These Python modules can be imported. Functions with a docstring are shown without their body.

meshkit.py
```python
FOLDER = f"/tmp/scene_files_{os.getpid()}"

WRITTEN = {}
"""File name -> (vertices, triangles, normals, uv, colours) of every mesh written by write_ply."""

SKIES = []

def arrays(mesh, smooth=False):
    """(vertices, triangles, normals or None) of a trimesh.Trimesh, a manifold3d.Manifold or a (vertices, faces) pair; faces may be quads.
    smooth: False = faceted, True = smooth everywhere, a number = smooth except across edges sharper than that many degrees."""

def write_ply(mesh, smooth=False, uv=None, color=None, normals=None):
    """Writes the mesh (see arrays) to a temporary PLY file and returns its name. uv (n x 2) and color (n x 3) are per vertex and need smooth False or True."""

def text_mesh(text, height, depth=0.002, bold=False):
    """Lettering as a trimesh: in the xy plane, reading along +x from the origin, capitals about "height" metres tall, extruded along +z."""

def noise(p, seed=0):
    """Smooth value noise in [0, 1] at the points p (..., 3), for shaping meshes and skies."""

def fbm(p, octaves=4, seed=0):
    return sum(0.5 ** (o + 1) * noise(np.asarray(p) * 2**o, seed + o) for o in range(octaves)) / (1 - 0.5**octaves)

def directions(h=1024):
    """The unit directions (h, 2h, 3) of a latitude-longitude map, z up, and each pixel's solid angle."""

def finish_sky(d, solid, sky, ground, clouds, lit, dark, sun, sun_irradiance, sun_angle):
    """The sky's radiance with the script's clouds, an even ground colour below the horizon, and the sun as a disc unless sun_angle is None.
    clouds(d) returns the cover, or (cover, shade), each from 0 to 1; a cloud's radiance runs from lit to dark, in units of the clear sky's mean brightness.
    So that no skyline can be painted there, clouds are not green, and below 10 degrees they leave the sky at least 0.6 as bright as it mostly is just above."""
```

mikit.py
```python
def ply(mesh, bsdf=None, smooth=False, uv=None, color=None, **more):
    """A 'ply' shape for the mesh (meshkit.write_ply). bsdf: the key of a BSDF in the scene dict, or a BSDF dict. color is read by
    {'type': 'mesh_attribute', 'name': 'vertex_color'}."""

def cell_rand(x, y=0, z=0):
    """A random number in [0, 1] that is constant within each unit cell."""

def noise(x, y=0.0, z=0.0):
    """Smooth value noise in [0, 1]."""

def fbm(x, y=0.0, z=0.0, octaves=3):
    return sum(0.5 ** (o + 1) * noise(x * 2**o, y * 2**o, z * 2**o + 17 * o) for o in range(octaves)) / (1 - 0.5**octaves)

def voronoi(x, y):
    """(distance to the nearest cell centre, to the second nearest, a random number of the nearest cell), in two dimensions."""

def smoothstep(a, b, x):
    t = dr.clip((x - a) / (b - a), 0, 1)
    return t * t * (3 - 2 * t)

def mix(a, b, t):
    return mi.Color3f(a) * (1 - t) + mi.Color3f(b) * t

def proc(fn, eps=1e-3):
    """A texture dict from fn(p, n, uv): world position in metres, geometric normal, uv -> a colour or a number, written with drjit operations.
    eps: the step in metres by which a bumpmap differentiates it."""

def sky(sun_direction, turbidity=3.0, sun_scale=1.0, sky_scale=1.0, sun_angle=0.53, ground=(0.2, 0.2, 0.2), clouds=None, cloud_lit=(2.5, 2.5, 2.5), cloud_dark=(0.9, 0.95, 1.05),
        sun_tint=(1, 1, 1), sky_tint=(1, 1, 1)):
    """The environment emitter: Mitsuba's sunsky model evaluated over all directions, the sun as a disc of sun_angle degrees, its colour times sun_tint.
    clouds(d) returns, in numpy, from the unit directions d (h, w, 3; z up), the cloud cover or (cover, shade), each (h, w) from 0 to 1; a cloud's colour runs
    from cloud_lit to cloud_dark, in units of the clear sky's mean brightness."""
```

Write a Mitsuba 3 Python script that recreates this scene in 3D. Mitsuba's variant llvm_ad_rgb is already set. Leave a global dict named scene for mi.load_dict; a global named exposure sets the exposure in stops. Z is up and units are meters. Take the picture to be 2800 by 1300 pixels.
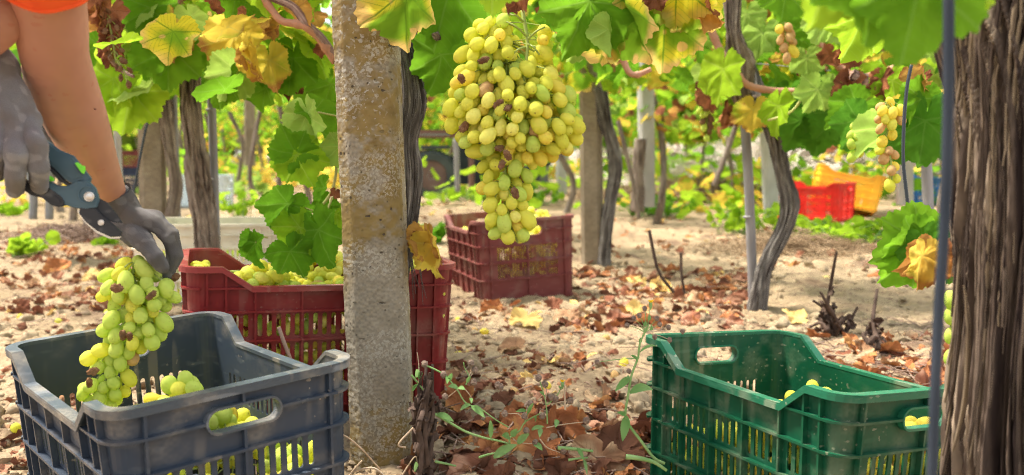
import math
import numpy as np, trimesh, shapely, manifold3d as m3d
import drjit as dr, mitsuba as mi
import mikit, meshkit
from mikit import noise, fbm, voronoi, cell_rand, smoothstep, mix, proc, ply
from shapely.geometry import Polygon, LineString, box as sbox

# ---------------------------------------------------------------- camera, sky, exposure
T = mi.ScalarTransform4f
CAM, FPX, PITCH = np.array([0.0, 0.0, 0.66]), 2500.0, math.radians(5.24)
FWD = np.array([0, math.cos(PITCH), -math.sin(PITCH)])
UP = np.array([0, math.sin(PITCH), math.cos(PITCH)])
scene, labels, counts = {}, {}, {}
scene['camera'] = {'type': 'thinlens', 'fov': math.degrees(2 * math.atan(1400 / FPX)), 'fov_axis': 'x',
                   'to_world': T().look_at(origin=CAM.tolist(), target=(CAM + FWD).tolist(), up=[0, 0, 1]),
                   'aperture_radius': 0.0036, 'focus_distance': 1.50, 'near_clip': 0.05, 'far_clip': 400.0}
scene['daylight'] = mikit.sky((-0.45, 0.16, 0.88), turbidity=4, sun_scale=1.4, sun_angle=8, clouds=lambda d: (1.0, 0.25),
                              cloud_lit=(2.5, 2.6, 2.75), cloud_dark=(1.5, 1.55, 1.65), sun_tint=(0.91, 0.98, 1.10), ground=(0.3, 0.26, 0.2))
exposure = 2.58


def at(px, py, Y):
    """The point at depth Y on the ray through a pixel of the 2800 x 1300 photograph."""
    d = FWD + (px - 1400) / FPX * np.array([1.0, 0, 0]) + (650 - py) / FPX * UP
    return CAM + d * (Y / d[1])


# ---------------------------------------------------------------- keys and labels
def numbered(base):
    n = counts.get(base, -1) + 1
    counts[base] = n
    return base if n == 0 else f'{base}_{n:03d}'


def tag(key, label=None, cat=None, group=None, kind=None):
    d = {}
    if label: d['label'] = label
    if cat: d['category'] = cat
    if group: d['group'] = group
    if kind: d['kind'] = kind
    labels[key] = d
    return key


def thing(name, label, cat, group=None):
    return tag(numbered(name), label, cat, group)


def obj(name, mesh, bsdf, parent=None, smooth=False, uv=None, color=None, tw=None, label=None):
    key = numbered(parent + '__' + name if parent else name)
    d = ply(mesh, bsdf, smooth=smooth, uv=uv, color=color)
    if tw is not None: d['to_world'] = tw
    scene[key] = d
    if label: labels[key] = {'label': label}
    return key


def struct(name, mesh, bsdf, **k):
    key = obj(name, mesh, bsdf, **k)
    return tag(key, kind='structure')


def stuffpart(name, mesh, bsdf, parent, **k):
    key = obj(name, mesh, bsdf, parent, **k)
    labels[key] = {'kind': 'stuff'}
    return key


def shapegroup(name, mesh, bsdf, smooth=False, uv=None):
    scene[name] = {'type': 'shapegroup', 'shape': ply(mesh, bsdf, smooth=smooth, uv=uv)}
    return name


def inst(name, group, M, parent=None):
    key = numbered(parent + '__' + name if parent else name)
    scene[key] = {'type': 'instance', 'to_world': T(np.asarray(M, float).tolist()), 'g': {'type': 'ref', 'id': group}}
    return key


# ---------------------------------------------------------------- mesh helpers
def join(parts):
    vs, fs, n = [], [], 0
    for v, f in parts:
        v, f = np.asarray(v, float), np.asarray(f, int)
        if f.shape[1] == 4: f = np.vstack([f[:, [0, 1, 2]], f[:, [0, 2, 3]]])
        vs.append(v); fs.append(f + n); n += len(v)
    return np.vstack(vs), np.vstack(fs)


def spline(pts, n):
    """Catmull-Rom through the points (any number of columns), n samples."""
    p = np.asarray(pts, float)
    if len(p) == 2: return p[0] + np.linspace(0, 1, n)[:, None] * (p[1] - p[0])
    q = np.vstack([2 * p[0] - p[1], p, 2 * p[-1] - p[-2]])
    u = np.linspace(0, len(p) - 1 - 1e-9, n)
    i = u.astype(int); t = (u - i)[:, None]
    a, b, c, d = q[i], q[i + 1], q[i + 2], q[i + 3]
    return 0.5 * (2 * b + (c - a) * t + (2 * a - 5 * b + 4 * c - d) * t * t + (3 * b - a - 3 * c + d) * t ** 3)


def frames(p, ref=None):
    t = np.gradient(p, axis=0); t /= np.linalg.norm(t, axis=1, keepdims=True) + 1e-12
    r = np.array([1.0, 0.1, 0.05]) if ref is None else np.asarray(ref, float)
    A = np.zeros_like(p); a = r
    for k in range(len(p)):
        a = a - t[k] * (a @ t[k])
        if np.linalg.norm(a) < 1e-6: a = np.cross(t[k], [0.3, 0.8, 0.1])
        a = a / np.linalg.norm(a); A[k] = a
    return t, A, np.cross(t, A)


def tube(pts, radii, sides=8, n=None, disp=None, flat=None, ref=None, cap=True):
    """(mesh, uv): a swept tube. disp(ang, length) scales the radius; flat = (scale along A, along B)."""
    pr = np.c_[np.asarray(pts, float), np.broadcast_to(radii, (len(pts),))]
    if n is not None: pr = spline(pr, n)
    p, r = pr[:, :3], np.maximum(pr[:, 3], 1e-5)
    t, A, B = frames(p, ref)
    L = np.r_[0, np.cumsum(np.linalg.norm(np.diff(p, axis=0), axis=1))]
    ang = np.linspace(0, 2 * np.pi, sides + 1)
    aa, ll = np.meshgrid(ang, L)
    rr = r[:, None] * (disp(aa, ll) if disp is not None else 1.0)
    fa, fb = flat if flat is not None else (1.0, 1.0)
    v = p[:, None] + rr[..., None] * (np.cos(aa)[..., None] * A[:, None] * fa + np.sin(aa)[..., None] * B[:, None] * fb)
    m = sides + 1
    i, j = np.meshgrid(np.arange(len(p) - 1), np.arange(sides), indexing='ij')
    q = np.stack([i * m + j, i * m + j + 1, (i + 1) * m + j + 1, (i + 1) * m + j], -1).reshape(-1, 4)
    f = np.vstack([q[:, [0, 1, 2]], q[:, [0, 2, 3]]])
    v = v.reshape(-1, 3); uv = np.stack([aa / (2 * np.pi), ll], -1).reshape(-1, 2)
    if cap:
        k = len(v); v = np.vstack([v, p[0], p[-1]]); uv = np.vstack([uv, [0.5, 0], [0.5, L[-1]]])
        j = np.arange(sides); e = (len(p) - 1) * m
        f = np.vstack([f, np.stack([j + 1, j, j * 0 + k], 1), np.stack([e + j, e + j + 1, j * 0 + k + 1], 1)])
    return (v, f), uv


def hullchain(chains, edge=0.006, smooth=8):
    """One smooth surface from chains of (point, radius)."""
    M = m3d.Manifold()
    for ch in chains:
        for (a, ra), (b, rb) in zip(ch[:-1], ch[1:]):
            sa = m3d.Manifold.sphere(ra, 20).translate(tuple(map(float, a)))
            sb = m3d.Manifold.sphere(rb, 20).translate(tuple(map(float, b)))
            M = M + m3d.Manifold.batch_hull([sa, sb])
    M = M.refine_to_length(edge)
    me = M.to_mesh()
    tm = trimesh.Trimesh(me.vert_properties[:, :3], me.tri_verts, process=True)
    trimesh.smoothing.filter_taubin(tm, lamb=0.5, nu=0.53, iterations=smooth)
    return tm


def extrude(poly, depth):
    parts = []
    for g in (poly.geoms if hasattr(poly, 'geoms') else [poly]):
        if g.geom_type == 'Polygon' and g.area > 1e-9:
            m = trimesh.creation.extrude_polygon(g, depth, engine='earcut')
            parts.append((m.vertices, m.faces))
    return join(parts) if parts else None


def bevel_plate(poly, depth, bev):
    """A plate with bevelled rims: stacked insets, centred on z = 0."""
    h = depth / 2
    M = m3d.Manifold()
    for g in (poly.geoms if hasattr(poly, 'geoms') else [poly]):
        cs = m3d.CrossSection([np.array(g.exterior.coords)[:-1].tolist()] + [np.array(r.coords)[:-1].tolist() for r in g.interiors], m3d.FillRule.EvenOdd)
        for k, (ins, hz) in enumerate(((bev, h), (bev * 0.3, h - bev * 0.3), (0, h - bev))):
            c = cs.offset(-ins, m3d.JoinType.Round) if ins else cs
            if c.is_empty(): continue
            M = M + m3d.Manifold.extrude(c, 2 * hz).translate((0, 0, -hz))
    me = M.to_mesh()
    return me.vert_properties[:, :3].astype(float), me.tri_verts.astype(int)


def rotmat(axis, a):
    x, y, z = np.asarray(axis, float) / np.linalg.norm(axis)
    c, s = math.cos(a), math.sin(a)
    return np.array([[c + x * x * (1 - c), x * y * (1 - c) - z * s, x * z * (1 - c) + y * s],
                     [y * x * (1 - c) + z * s, c + y * y * (1 - c), y * z * (1 - c) - x * s],
                     [z * x * (1 - c) - y * s, z * y * (1 - c) + x * s, c + z * z * (1 - c)]])


def mat4(R, t, s=1.0):
    M = np.eye(4); M[:3, :3] = np.asarray(R) * s; M[:3, 3] = t
    return M


def basis_z(z, rng, twist=None):
    z = np.asarray(z, float) / np.linalg.norm(z)
    a = np.cross(z, [0.31, 0.77, 0.55]); a /= np.linalg.norm(a)
    b = np.cross(z, a)
    w = rng.uniform(0, 2 * np.pi) if twist is None else twist
    x = a * math.cos(w) + b * math.sin(w)
    return np.stack([x, np.cross(z, x), z], 1)


def ground_z(x, y):
    x, y = np.asarray(x, float), np.asarray(y, float)
    def ss(a, b, t):
        t = np.clip((t - a) / (b - a), 0, 1); return t * t * (3 - 2 * t)
    z = 0.060 + 0.062 * ss(1.45, 2.1, y) - 0.050 * ss(0.0, 0.42, x) * (1 - ss(1.65, 2.2, y))
    z = z + 0.03 * (meshkit.fbm(np.stack([x * 0.9, y * 0.9, x * 0 + 3.1], -1), 2, seed=5) - 0.5) * ss(1.9, 3.0, y)
    return z + 0.10 * ss(6, 14, y)


# ---------------------------------------------------------------- materials
def M(name, **k):
    k.setdefault('roughness', 0.6); k.setdefault('specular', 0.4)
    for c in ('base_color',):
        if isinstance(k[c], tuple): k[c] = {'type': 'rgb', 'value': list(k[c])}
    bump = k.pop('bump', None)
    d = {'type': 'principled', **k}
    if bump: d = {'type': 'bumpmap', 'arbitrary': proc(bump[0], eps=bump[1]), 'scale': 1.0, 'bsdf': d}
    scene[name] = {'type': 'twosided', 'bsdf': d}
    return name


def thin(name, fn, trans=0.9, rough=0.5, **k):
    scene[name] = {'type': 'principledthin', 'base_color': proc(fn) if callable(fn) else {'type': 'rgb', 'value': list(fn)}, 'diff_trans': trans,
                   'roughness': rough, **k}
    return name


C3 = mi.Color3f


def veins(uv):
    """(main vein mask, minor vein mask, distance from the leaf's centre) from the leaf's own coordinates."""
    x, y = uv.x * 4 - 2, uv.y * 4 - 2
    best, along = mi.Float(9), mi.Float(0)
    for a in (0.0, 0.9, -0.9, 1.85, -1.85):
        s, c = math.sin(a), math.cos(a)
        al = x * s + y * c
        d = dr.select(al > 0, dr.abs(x * c - y * s), 9.0)
        along = dr.select(d < best, al, along); best = dr.minimum(best, d)
    rho = dr.sqrt(x * x + y * y)
    main = 1 - smoothstep(0.006, 0.026, best)
    q = (along - best * 0.85) * 8
    fr = dr.abs(q - dr.floor(q) - 0.5)
    minor = (1 - smoothstep(0.03, 0.10, fr)) * smoothstep(0.0, 0.05, best)
    return main, minor, rho


def leaf_fn(base, base2, vein, mott=None, edge=None, amount=0.5, scale=14.0):
    def fn(p, n, uv):
        main, minor, rho = veins(uv)
        k = noise(p.x * 2.3 + 4, p.y * 2.3, p.z * 2.3)
        c = mix(base, base2, k)
        c = c * (0.82 + 0.36 * noise(p.x * 45, p.y * 45, p.z * 45))
        if mott is not None:
            w = fbm(p.x * scale, p.y * scale, p.z * scale, 2) + (rho - 0.55) * 0.15
            w = smoothstep(1 - amount - 0.10, 1 - amount + 0.12, w) * (1 - 0.65 * main - 0.35 * minor)
            c = mix(c, mott, w)
        if edge is not None:
            e = smoothstep(0.62, 0.95, rho + 0.5 * (noise(p.x * 30, p.y * 30, p.z * 30 + 9) - 0.5))
            e = dr.maximum(e, smoothstep(0.80, 0.86, noise(p.x * 38 + 7, p.y * 38, p.z * 38)))
            c = mix(c, edge, e)
        return mix(c, vein, dr.maximum(main * 0.50, minor * 0.20))
    return fn


LG = dict(trans=1.2, rough=0.42)
thin('leaf_green', leaf_fn((0.115, 0.290, 0.016), (0.185, 0.380, 0.024), (0.22, 0.40, 0.07)), **LG)
thin('leaf_lime', leaf_fn((0.25, 0.47, 0.022), (0.38, 0.55, 0.035), (0.40, 0.55, 0.10)), **LG)
thin('leaf_dark', leaf_fn((0.07, 0.21, 0.018), (0.10, 0.26, 0.022), (0.14, 0.28, 0.05)), trans=0.9, rough=0.45)
thin('leaf_pale', leaf_fn((0.27, 0.44, 0.07), (0.36, 0.51, 0.11), (0.42, 0.54, 0.16)), trans=0.85, rough=0.6)
thin('leaf_mottled', leaf_fn((0.16, 0.34, 0.02), (0.24, 0.42, 0.03), (0.13, 0.27, 0.02), mott=(0.74, 0.66, 0.05), edge=(0.70, 0.48, 0.16), amount=0.50), **LG)
thin('leaf_yellow', leaf_fn((0.74, 0.60, 0.06), (0.76, 0.54, 0.11), (0.60, 0.52, 0.14), mott=(0.36, 0.48, 0.04), edge=(0.42, 0.20, 0.06), amount=0.34), **LG)
thin('leaf_orange', leaf_fn((0.55, 0.34, 0.08), (0.42, 0.20, 0.06), (0.36, 0.16, 0.06), mott=(0.22, 0.08, 0.03), amount=0.4), trans=0.7, rough=0.6)
thin('leaf_brown', leaf_fn((0.24, 0.09, 0.04), (0.32, 0.14, 0.07), (0.14, 0.05, 0.03), mott=(0.12, 0.045, 0.025), amount=0.42, scale=30), trans=0.35, rough=0.7)
thin('litter_red', leaf_fn((0.27, 0.115, 0.070), (0.17, 0.070, 0.042), (0.13, 0.055, 0.035), mott=(0.42, 0.235, 0.155), amount=0.40, scale=22), trans=0.22, rough=0.7)
thin('litter_rust', leaf_fn((0.40, 0.17, 0.075), (0.32, 0.13, 0.06), (0.22, 0.09, 0.035), mott=(0.50, 0.26, 0.10), amount=0.42, scale=20), trans=0.25, rough=0.7)
thin('litter_tan', leaf_fn((0.40, 0.24, 0.14), (0.30, 0.16, 0.09), (0.24, 0.13, 0.07), mott=(0.50, 0.36, 0.22), amount=0.45, scale=24), trans=0.25, rough=0.7)
thin('litter_dark', leaf_fn((0.12, 0.055, 0.035), (0.17, 0.08, 0.05), (0.08, 0.04, 0.025)), trans=0.15, rough=0.75)
thin('litter_yellow', leaf_fn((0.72, 0.56, 0.20), (0.75, 0.52, 0.22), (0.56, 0.38, 0.12), mott=(0.46, 0.28, 0.10), amount=0.30, scale=26), trans=0.35, rough=0.65)


def grape_fn(a, b, blush, amount):
    def fn(p, n, uv):
        c = mix(a, b, noise(p.x * 22, p.y * 22, p.z * 22))
        w = smoothstep(0.52, 0.80, fbm(p.x * 70, p.y * 70, p.z * 70, 2)) * amount
        c = mix(c, blush, w * noise(p.x * 11 + 5, p.y * 11, p.z * 11))
        # russet specks and the dark mark of the blossom end
        s = smoothstep(0.80, 0.88, noise(p.x * 420, p.y * 420, p.z * 420)) * smoothstep(0.5, 0.7, noise(p.x * 60, p.y * 60, p.z * 60 + 3))
        c = mix(c, (0.30, 0.18, 0.06), s * 0.40)
        bl = noise(p.x * 150, p.y * 150, p.z * 150)
        c = mix(c, (0.66, 0.68, 0.36), 0.09 * bl)
        return mix(c, (0.22, 0.15, 0.05), 0.8 * (1 - smoothstep(0.002, 0.007, uv.x)))
    return fn


GR = dict(trans=0.85, rough=0.20)
thin('grape_yellow', grape_fn((0.69, 0.72, 0.085), (0.87, 0.84, 0.145), (0.82, 0.62, 0.14), 0.35), eta=1.4, **GR)
thin('grape_green', grape_fn((0.54, 0.70, 0.11), (0.70, 0.80, 0.19), (0.60, 0.48, 0.10), 0.3), eta=1.4, **GR)
thin('grape_gold', grape_fn((0.86, 0.77, 0.10), (0.88, 0.76, 0.15), (0.80, 0.48, 0.13), 0.7), eta=1.4, **GR)
thin('grape_pink', grape_fn((0.66, 0.42, 0.20), (0.70, 0.50, 0.20), (0.52, 0.24, 0.13), 0.8), eta=1.4, trans=0.8, rough=0.42)
thin('grape_brown', grape_fn((0.15, 0.07, 0.04), (0.24, 0.12, 0.065), (0.08, 0.035, 0.02), 0.8), trans=0.4, rough=0.5)
thin('grape_bright', grape_fn((0.88, 0.87, 0.17), (0.90, 0.88, 0.25), (0.74, 0.52, 0.14), 0.4), eta=1.4, **GR)


def soil_fn(p, n, uv):
    a = fbm(p.x * 3.1, p.y * 3.1, 1.7, 3)
    c = mix((0.195, 0.143, 0.086), (0.345, 0.265, 0.168), a)
    c = c * (0.75 + 0.5 * fbm(p.x * 60, p.y * 60, p.z * 60, 2))
    d = smoothstep(0.52, 0.74, fbm(p.x * 6.3 + 9, p.y * 6.3, 4.4, 3))
    c = mix(c, (0.105, 0.062, 0.042), d * 0.82)
    s = smoothstep(0.66, 0.80, noise(p.x * 130, p.y * 130, p.z * 130))
    return mix(c, (0.10, 0.06, 0.04), s * 0.7)


M('soil', base_color=proc(soil_fn), roughness=0.95, specular=0.15,
  bump=(lambda p, n, uv: 0.006 * fbm(p.x * 120, p.y * 120, p.z * 120, 3), 1e-3))
M('clod_soil', base_color=proc(lambda p, n, uv: mix((0.20, 0.152, 0.095), (0.355, 0.28, 0.185), fbm(p.x * 8, p.y * 8, p.z * 8, 2)) * (0.75 + 0.5 * noise(p.x * 160, p.y * 160, p.z * 160))), roughness=0.95, specular=0.15)


def bark_fn(dark, mid, light, fu=9.0, fv=7.0):
    def fn(p, n, uv):
        w = 0.6 * noise(p.x * 14, p.y * 14, p.z * 14)
        u = uv.x * 6.28318
        cu, su = dr.cos(u), dr.sin(u)
        g = fbm(cu * fu * 0.5 + w, su * fu * 0.5 + w, uv.y * fv, 3)
        h = noise(cu * fu * 2.2 + w, su * fu * 2.2, uv.y * fv * 2.6)
        c = mix(dark, mid, smoothstep(0.30, 0.55, g))
        c = mix(c, light, smoothstep(0.52, 0.78, 0.5 * g + 0.5 * h))
        return c * (0.75 + 0.5 * noise(p.x * 190, p.y * 190, p.z * 60))
    return fn


M('bark', base_color=proc(bark_fn((0.05, 0.034, 0.027), (0.19, 0.15, 0.12), (0.37, 0.315, 0.26))), roughness=0.9, specular=0.2)
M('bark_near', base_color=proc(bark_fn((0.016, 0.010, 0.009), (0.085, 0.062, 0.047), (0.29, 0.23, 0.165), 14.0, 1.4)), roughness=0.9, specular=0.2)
M('bark_strand', base_color=proc(bark_fn((0.06, 0.043, 0.03), (0.19, 0.145, 0.095), (0.34, 0.275, 0.19), 6.0, 3.0)), roughness=0.9, specular=0.2)
M('bark_grey', base_color=proc(bark_fn((0.035, 0.028, 0.026), (0.12, 0.108, 0.10), (0.30, 0.285, 0.26))), roughness=0.9, specular=0.2)
M('cane', base_color=proc(lambda p, n, uv: mix((0.34, 0.15, 0.085), (0.46, 0.25, 0.15), noise(p.x * 30, p.y * 30, p.z * 30))), roughness=0.6)
M('cane_old', base_color=proc(bark_fn((0.12, 0.07, 0.055), (0.26, 0.17, 0.135), (0.40, 0.29, 0.23), 5, 5)), roughness=0.85)
M('cane_green', base_color=proc(lambda p, n, uv: mix((0.36, 0.40, 0.10), (0.50, 0.44, 0.17), noise(p.x * 18, p.y * 18, p.z * 18))), roughness=0.5)
M('stem_green', base_color=(0.26, 0.33, 0.07), roughness=0.5)


def concrete_fn(p, n, uv):
    x, y, z = p.x, p.y, p.z
    g = fbm(x * 16, y * 16, z * 10, 3)
    c = mix((0.14, 0.122, 0.085), (0.285, 0.255, 0.20), g)
    c = c * (0.78 + 0.44 * noise(x * 260, y * 260, z * 260))
    # ochre lichen film, strongest high up and down the left side
    e = noise(x * 9 + 3, y * 9, z * 3.2)
    film = smoothstep(0.34, 0.62, e * 0.62 + 0.26 * smoothstep(0.30, 0.60, z) + 0.30 * smoothstep(-0.27, -0.33, x) + 0.45 * smoothstep(0.26, 0.12, z) + 0.02)
    film = film * smoothstep(0.30, 0.62, 0.55 * fbm(x * 80, y * 80, z * 70, 3) + 0.45 * noise(x * 24, y * 24, z * 15))
    c = mix(c, mix((0.140, 0.094, 0.024), (0.225, 0.160, 0.048), noise(x * 60, y * 60, z * 60)), film * 0.85)
    # pale crust lichen in round flecks
    d1, d2, r = voronoi((x + y * 0.7) * 170 + 0.9 * noise(x * 300, y * 300, z * 300), z * 170 + 0.9 * noise(x * 300, y * 300, z * 300 + 5))
    fleck = (1 - smoothstep(0.16 + 0.28 * r, 0.24 + 0.30 * r, d1)) * smoothstep(0.42, 0.6, noise(x * 13 + 1, y * 13, z * 13))
    c = mix(c, (0.36, 0.345, 0.29), fleck * 0.55)
    d1, d2, r = voronoi((x + y * 0.7) * 80 + 7 + 0.9 * noise(x * 200, y * 200, z * 200), z * 80 + 0.9 * noise(x * 200, y * 200, z * 200 + 5))
    c = mix(c, (0.36, 0.355, 0.32), (1 - smoothstep(0.20 * r, 0.34 * r + 0.05, d1)) * smoothstep(0.5, 0.7, noise(x * 7 + 11, y * 7, z * 7)) * 0.7)
    pit = smoothstep(0.80, 0.86, noise(x * 150, y * 150, z * 150)) * smoothstep(0.4, 0.6, noise(x * 22, y * 22, z * 22))
    return mix(c, (0.06, 0.05, 0.035), pit * 0.9)


M('concrete', base_color=proc(concrete_fn), roughness=0.92, specular=0.2,
  bump=(lambda p, n, uv: 0.0028 * fbm(p.x * 130, p.y * 130, p.z * 130, 3) - 0.002 * smoothstep(0.80, 0.86, noise(p.x * 150, p.y * 150, p.z * 150)), 6e-4))
M('concrete_far', base_color=proc(lambda p, n, uv: mix((0.17, 0.13, 0.085), (0.29, 0.245, 0.185), fbm(p.x * 14, p.y * 14, p.z * 9, 3)) * (0.8 + 0.4 * noise(p.x * 90, p.y * 90, p.z * 90))), roughness=0.92, specular=0.2)
M('concrete_grey', base_color=proc(lambda p, n, uv: mix((0.30, 0.29, 0.27), (0.47, 0.46, 0.44), fbm(p.x * 14, p.y * 14, p.z * 9, 3))), roughness=0.92, specular=0.2)
M('stake_metal', base_color=proc(lambda p, n, uv: mix((0.17, 0.16, 0.165), (0.29, 0.28, 0.285), fbm(p.x * 50, p.y * 50, p.z * 12, 2))), roughness=0.6, specular=0.5)
M('wire_grey', base_color=(0.32, 0.34, 0.38), roughness=0.45)
M('tube_black', base_color=(0.035, 0.045, 0.06), roughness=0.5)
M('hose_blue', base_color=proc(lambda p, n, uv: mix((0.015, 0.022, 0.034), (0.042, 0.052, 0.068), fbm(p.x * 40, p.y * 40, p.z * 16, 3))), roughness=0.7, specular=0.2)


def plastic(name, col, dust=(0.30, 0.26, 0.20), wear=0.5, rough=0.40, pale=None):
    pale = pale or tuple(min(0.8, 1.7 * c + 0.05) for c in col)
    def fn(p, n, uv):
        c = mix(col, tuple(1.25 * x for x in col), fbm(p.x * 9, p.y * 9, p.z * 9, 2))
        sc = smoothstep(0.60, 0.80, fbm(p.x * 34, p.y * 34, p.z * 90, 2)) * noise(p.x * 7, p.y * 7, p.z * 7 + 2)
        c = mix(c, pale, sc * wear)
        du = smoothstep(0.50, 0.78, fbm(p.x * 17 + 5, p.y * 17, p.z * 17, 3)) * (0.35 + 0.65 * noise(p.x * 240, p.y * 240, p.z * 240))
        c = mix(c, dust, du * wear * 0.8)
        st = smoothstep(0.60, 0.78, noise(p.x * 70 + p.y * 60, p.y * 40, p.z * 7)) * smoothstep(0.42, 0.7, noise(p.x * 8, p.y * 8, p.z * 8 + 1))
        c = mix(c, dust, st * wear * 0.6)
        sp = smoothstep(0.80, 0.88, noise(p.x * 170 + 2, p.y * 170, p.z * 170)) * smoothstep(0.5, 0.75, noise(p.x * 12, p.y * 12, p.z * 12 + 8))
        return mix(c, dust, sp * 0.7 * min(1, wear * 1.6))
    return M(name, base_color=proc(fn), roughness=rough, specular=0.28)


plastic('crate_grey', (0.027, 0.038, 0.056), wear=0.46, pale=(0.10, 0.115, 0.13))
plastic('crate_grey_rim', (0.045, 0.058, 0.072), wear=0.8, rough=0.34, pale=(0.22, 0.24, 0.26))
plastic('crate_red', (0.150, 0.0135, 0.0135), wear=0.28)
plastic('crate_red_rim', (0.21, 0.032, 0.032), wear=0.5)
plastic('crate_maroon', (0.145, 0.034, 0.031), wear=0.40, rough=0.5)
plastic('crate_maroon_rim', (0.17, 0.055, 0.05), wear=0.6, rough=0.5)
plastic('crate_green', (0.0035, 0.056, 0.026), wear=0.46, dust=(0.26, 0.26, 0.18))
plastic('crate_green_rim', (0.012, 0.105, 0.055), wear=0.45, dust=(0.45, 0.42, 0.32))
plastic('crate_white', (0.62, 0.58, 0.46), wear=0.5, rough=0.55, pale=(0.7, 0.68, 0.6))
plastic('crate_pale_blue', (0.52, 0.58, 0.62), wear=0.3)
plastic('crate_yellow', (0.88, 0.52, 0.04), wear=0.2)
plastic('crate_scarlet', (0.60, 0.030, 0.022), wear=0.2)
plastic('crate_blue', (0.03, 0.13, 0.34), wear=0.3)
plastic('crate_navy', (0.02, 0.03, 0.07), wear=0.3)
M('skin', base_color=proc(lambda p, n, uv: mix(mix((0.345, 0.160, 0.108), (0.42, 0.210, 0.145), fbm(p.x * 30, p.y * 30, p.z * 30, 3)), (0.36, 0.12, 0.07),
  0.55 * smoothstep(0.76, 0.84, noise(p.x * 130, p.y * 130, p.z * 130)) * smoothstep(0.55, 0.75, noise(p.x * 21, p.y * 21, p.z * 21)))),
  roughness=0.48, specular=0.4, flatness=0.4, bump=(lambda p, n, uv: 0.00035 * fbm(p.x * 700, p.y * 700, p.z * 700, 2), 3e-4))
M('mole', base_color=(0.10, 0.03, 0.02), roughness=0.6)
M('shirt_orange', base_color=proc(lambda p, n, uv: mix((0.62, 0.065, 0.010), (0.72, 0.095, 0.016), fbm(p.x * 60, p.y * 60, p.z * 60, 2))), roughness=0.85, sheen=0.4)


def knit(a, b, dirt, amt, floor):
    def fn(p, n, uv):
        c = mix(a, b, fbm(p.x * 26, p.y * 26, p.z * 26, 3))
        w = 0.5 + 0.5 * dr.sin((p.x * 0.8 + p.y * 0.3) * 3200) * dr.sin((p.z + p.x * 0.4) * 3200)
        c = c * (0.84 + 0.30 * w)
        c = mix(c, dirt, amt * smoothstep(0.40, 0.68, fbm(p.x * 33 + 2, p.y * 33, p.z * 33, 3)))
        return mix(c, (0.42, 0.41, 0.40), floor * smoothstep(0.6, 0.75, noise(p.x * 90, p.y * 90, p.z * 90)))
    return fn


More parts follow.
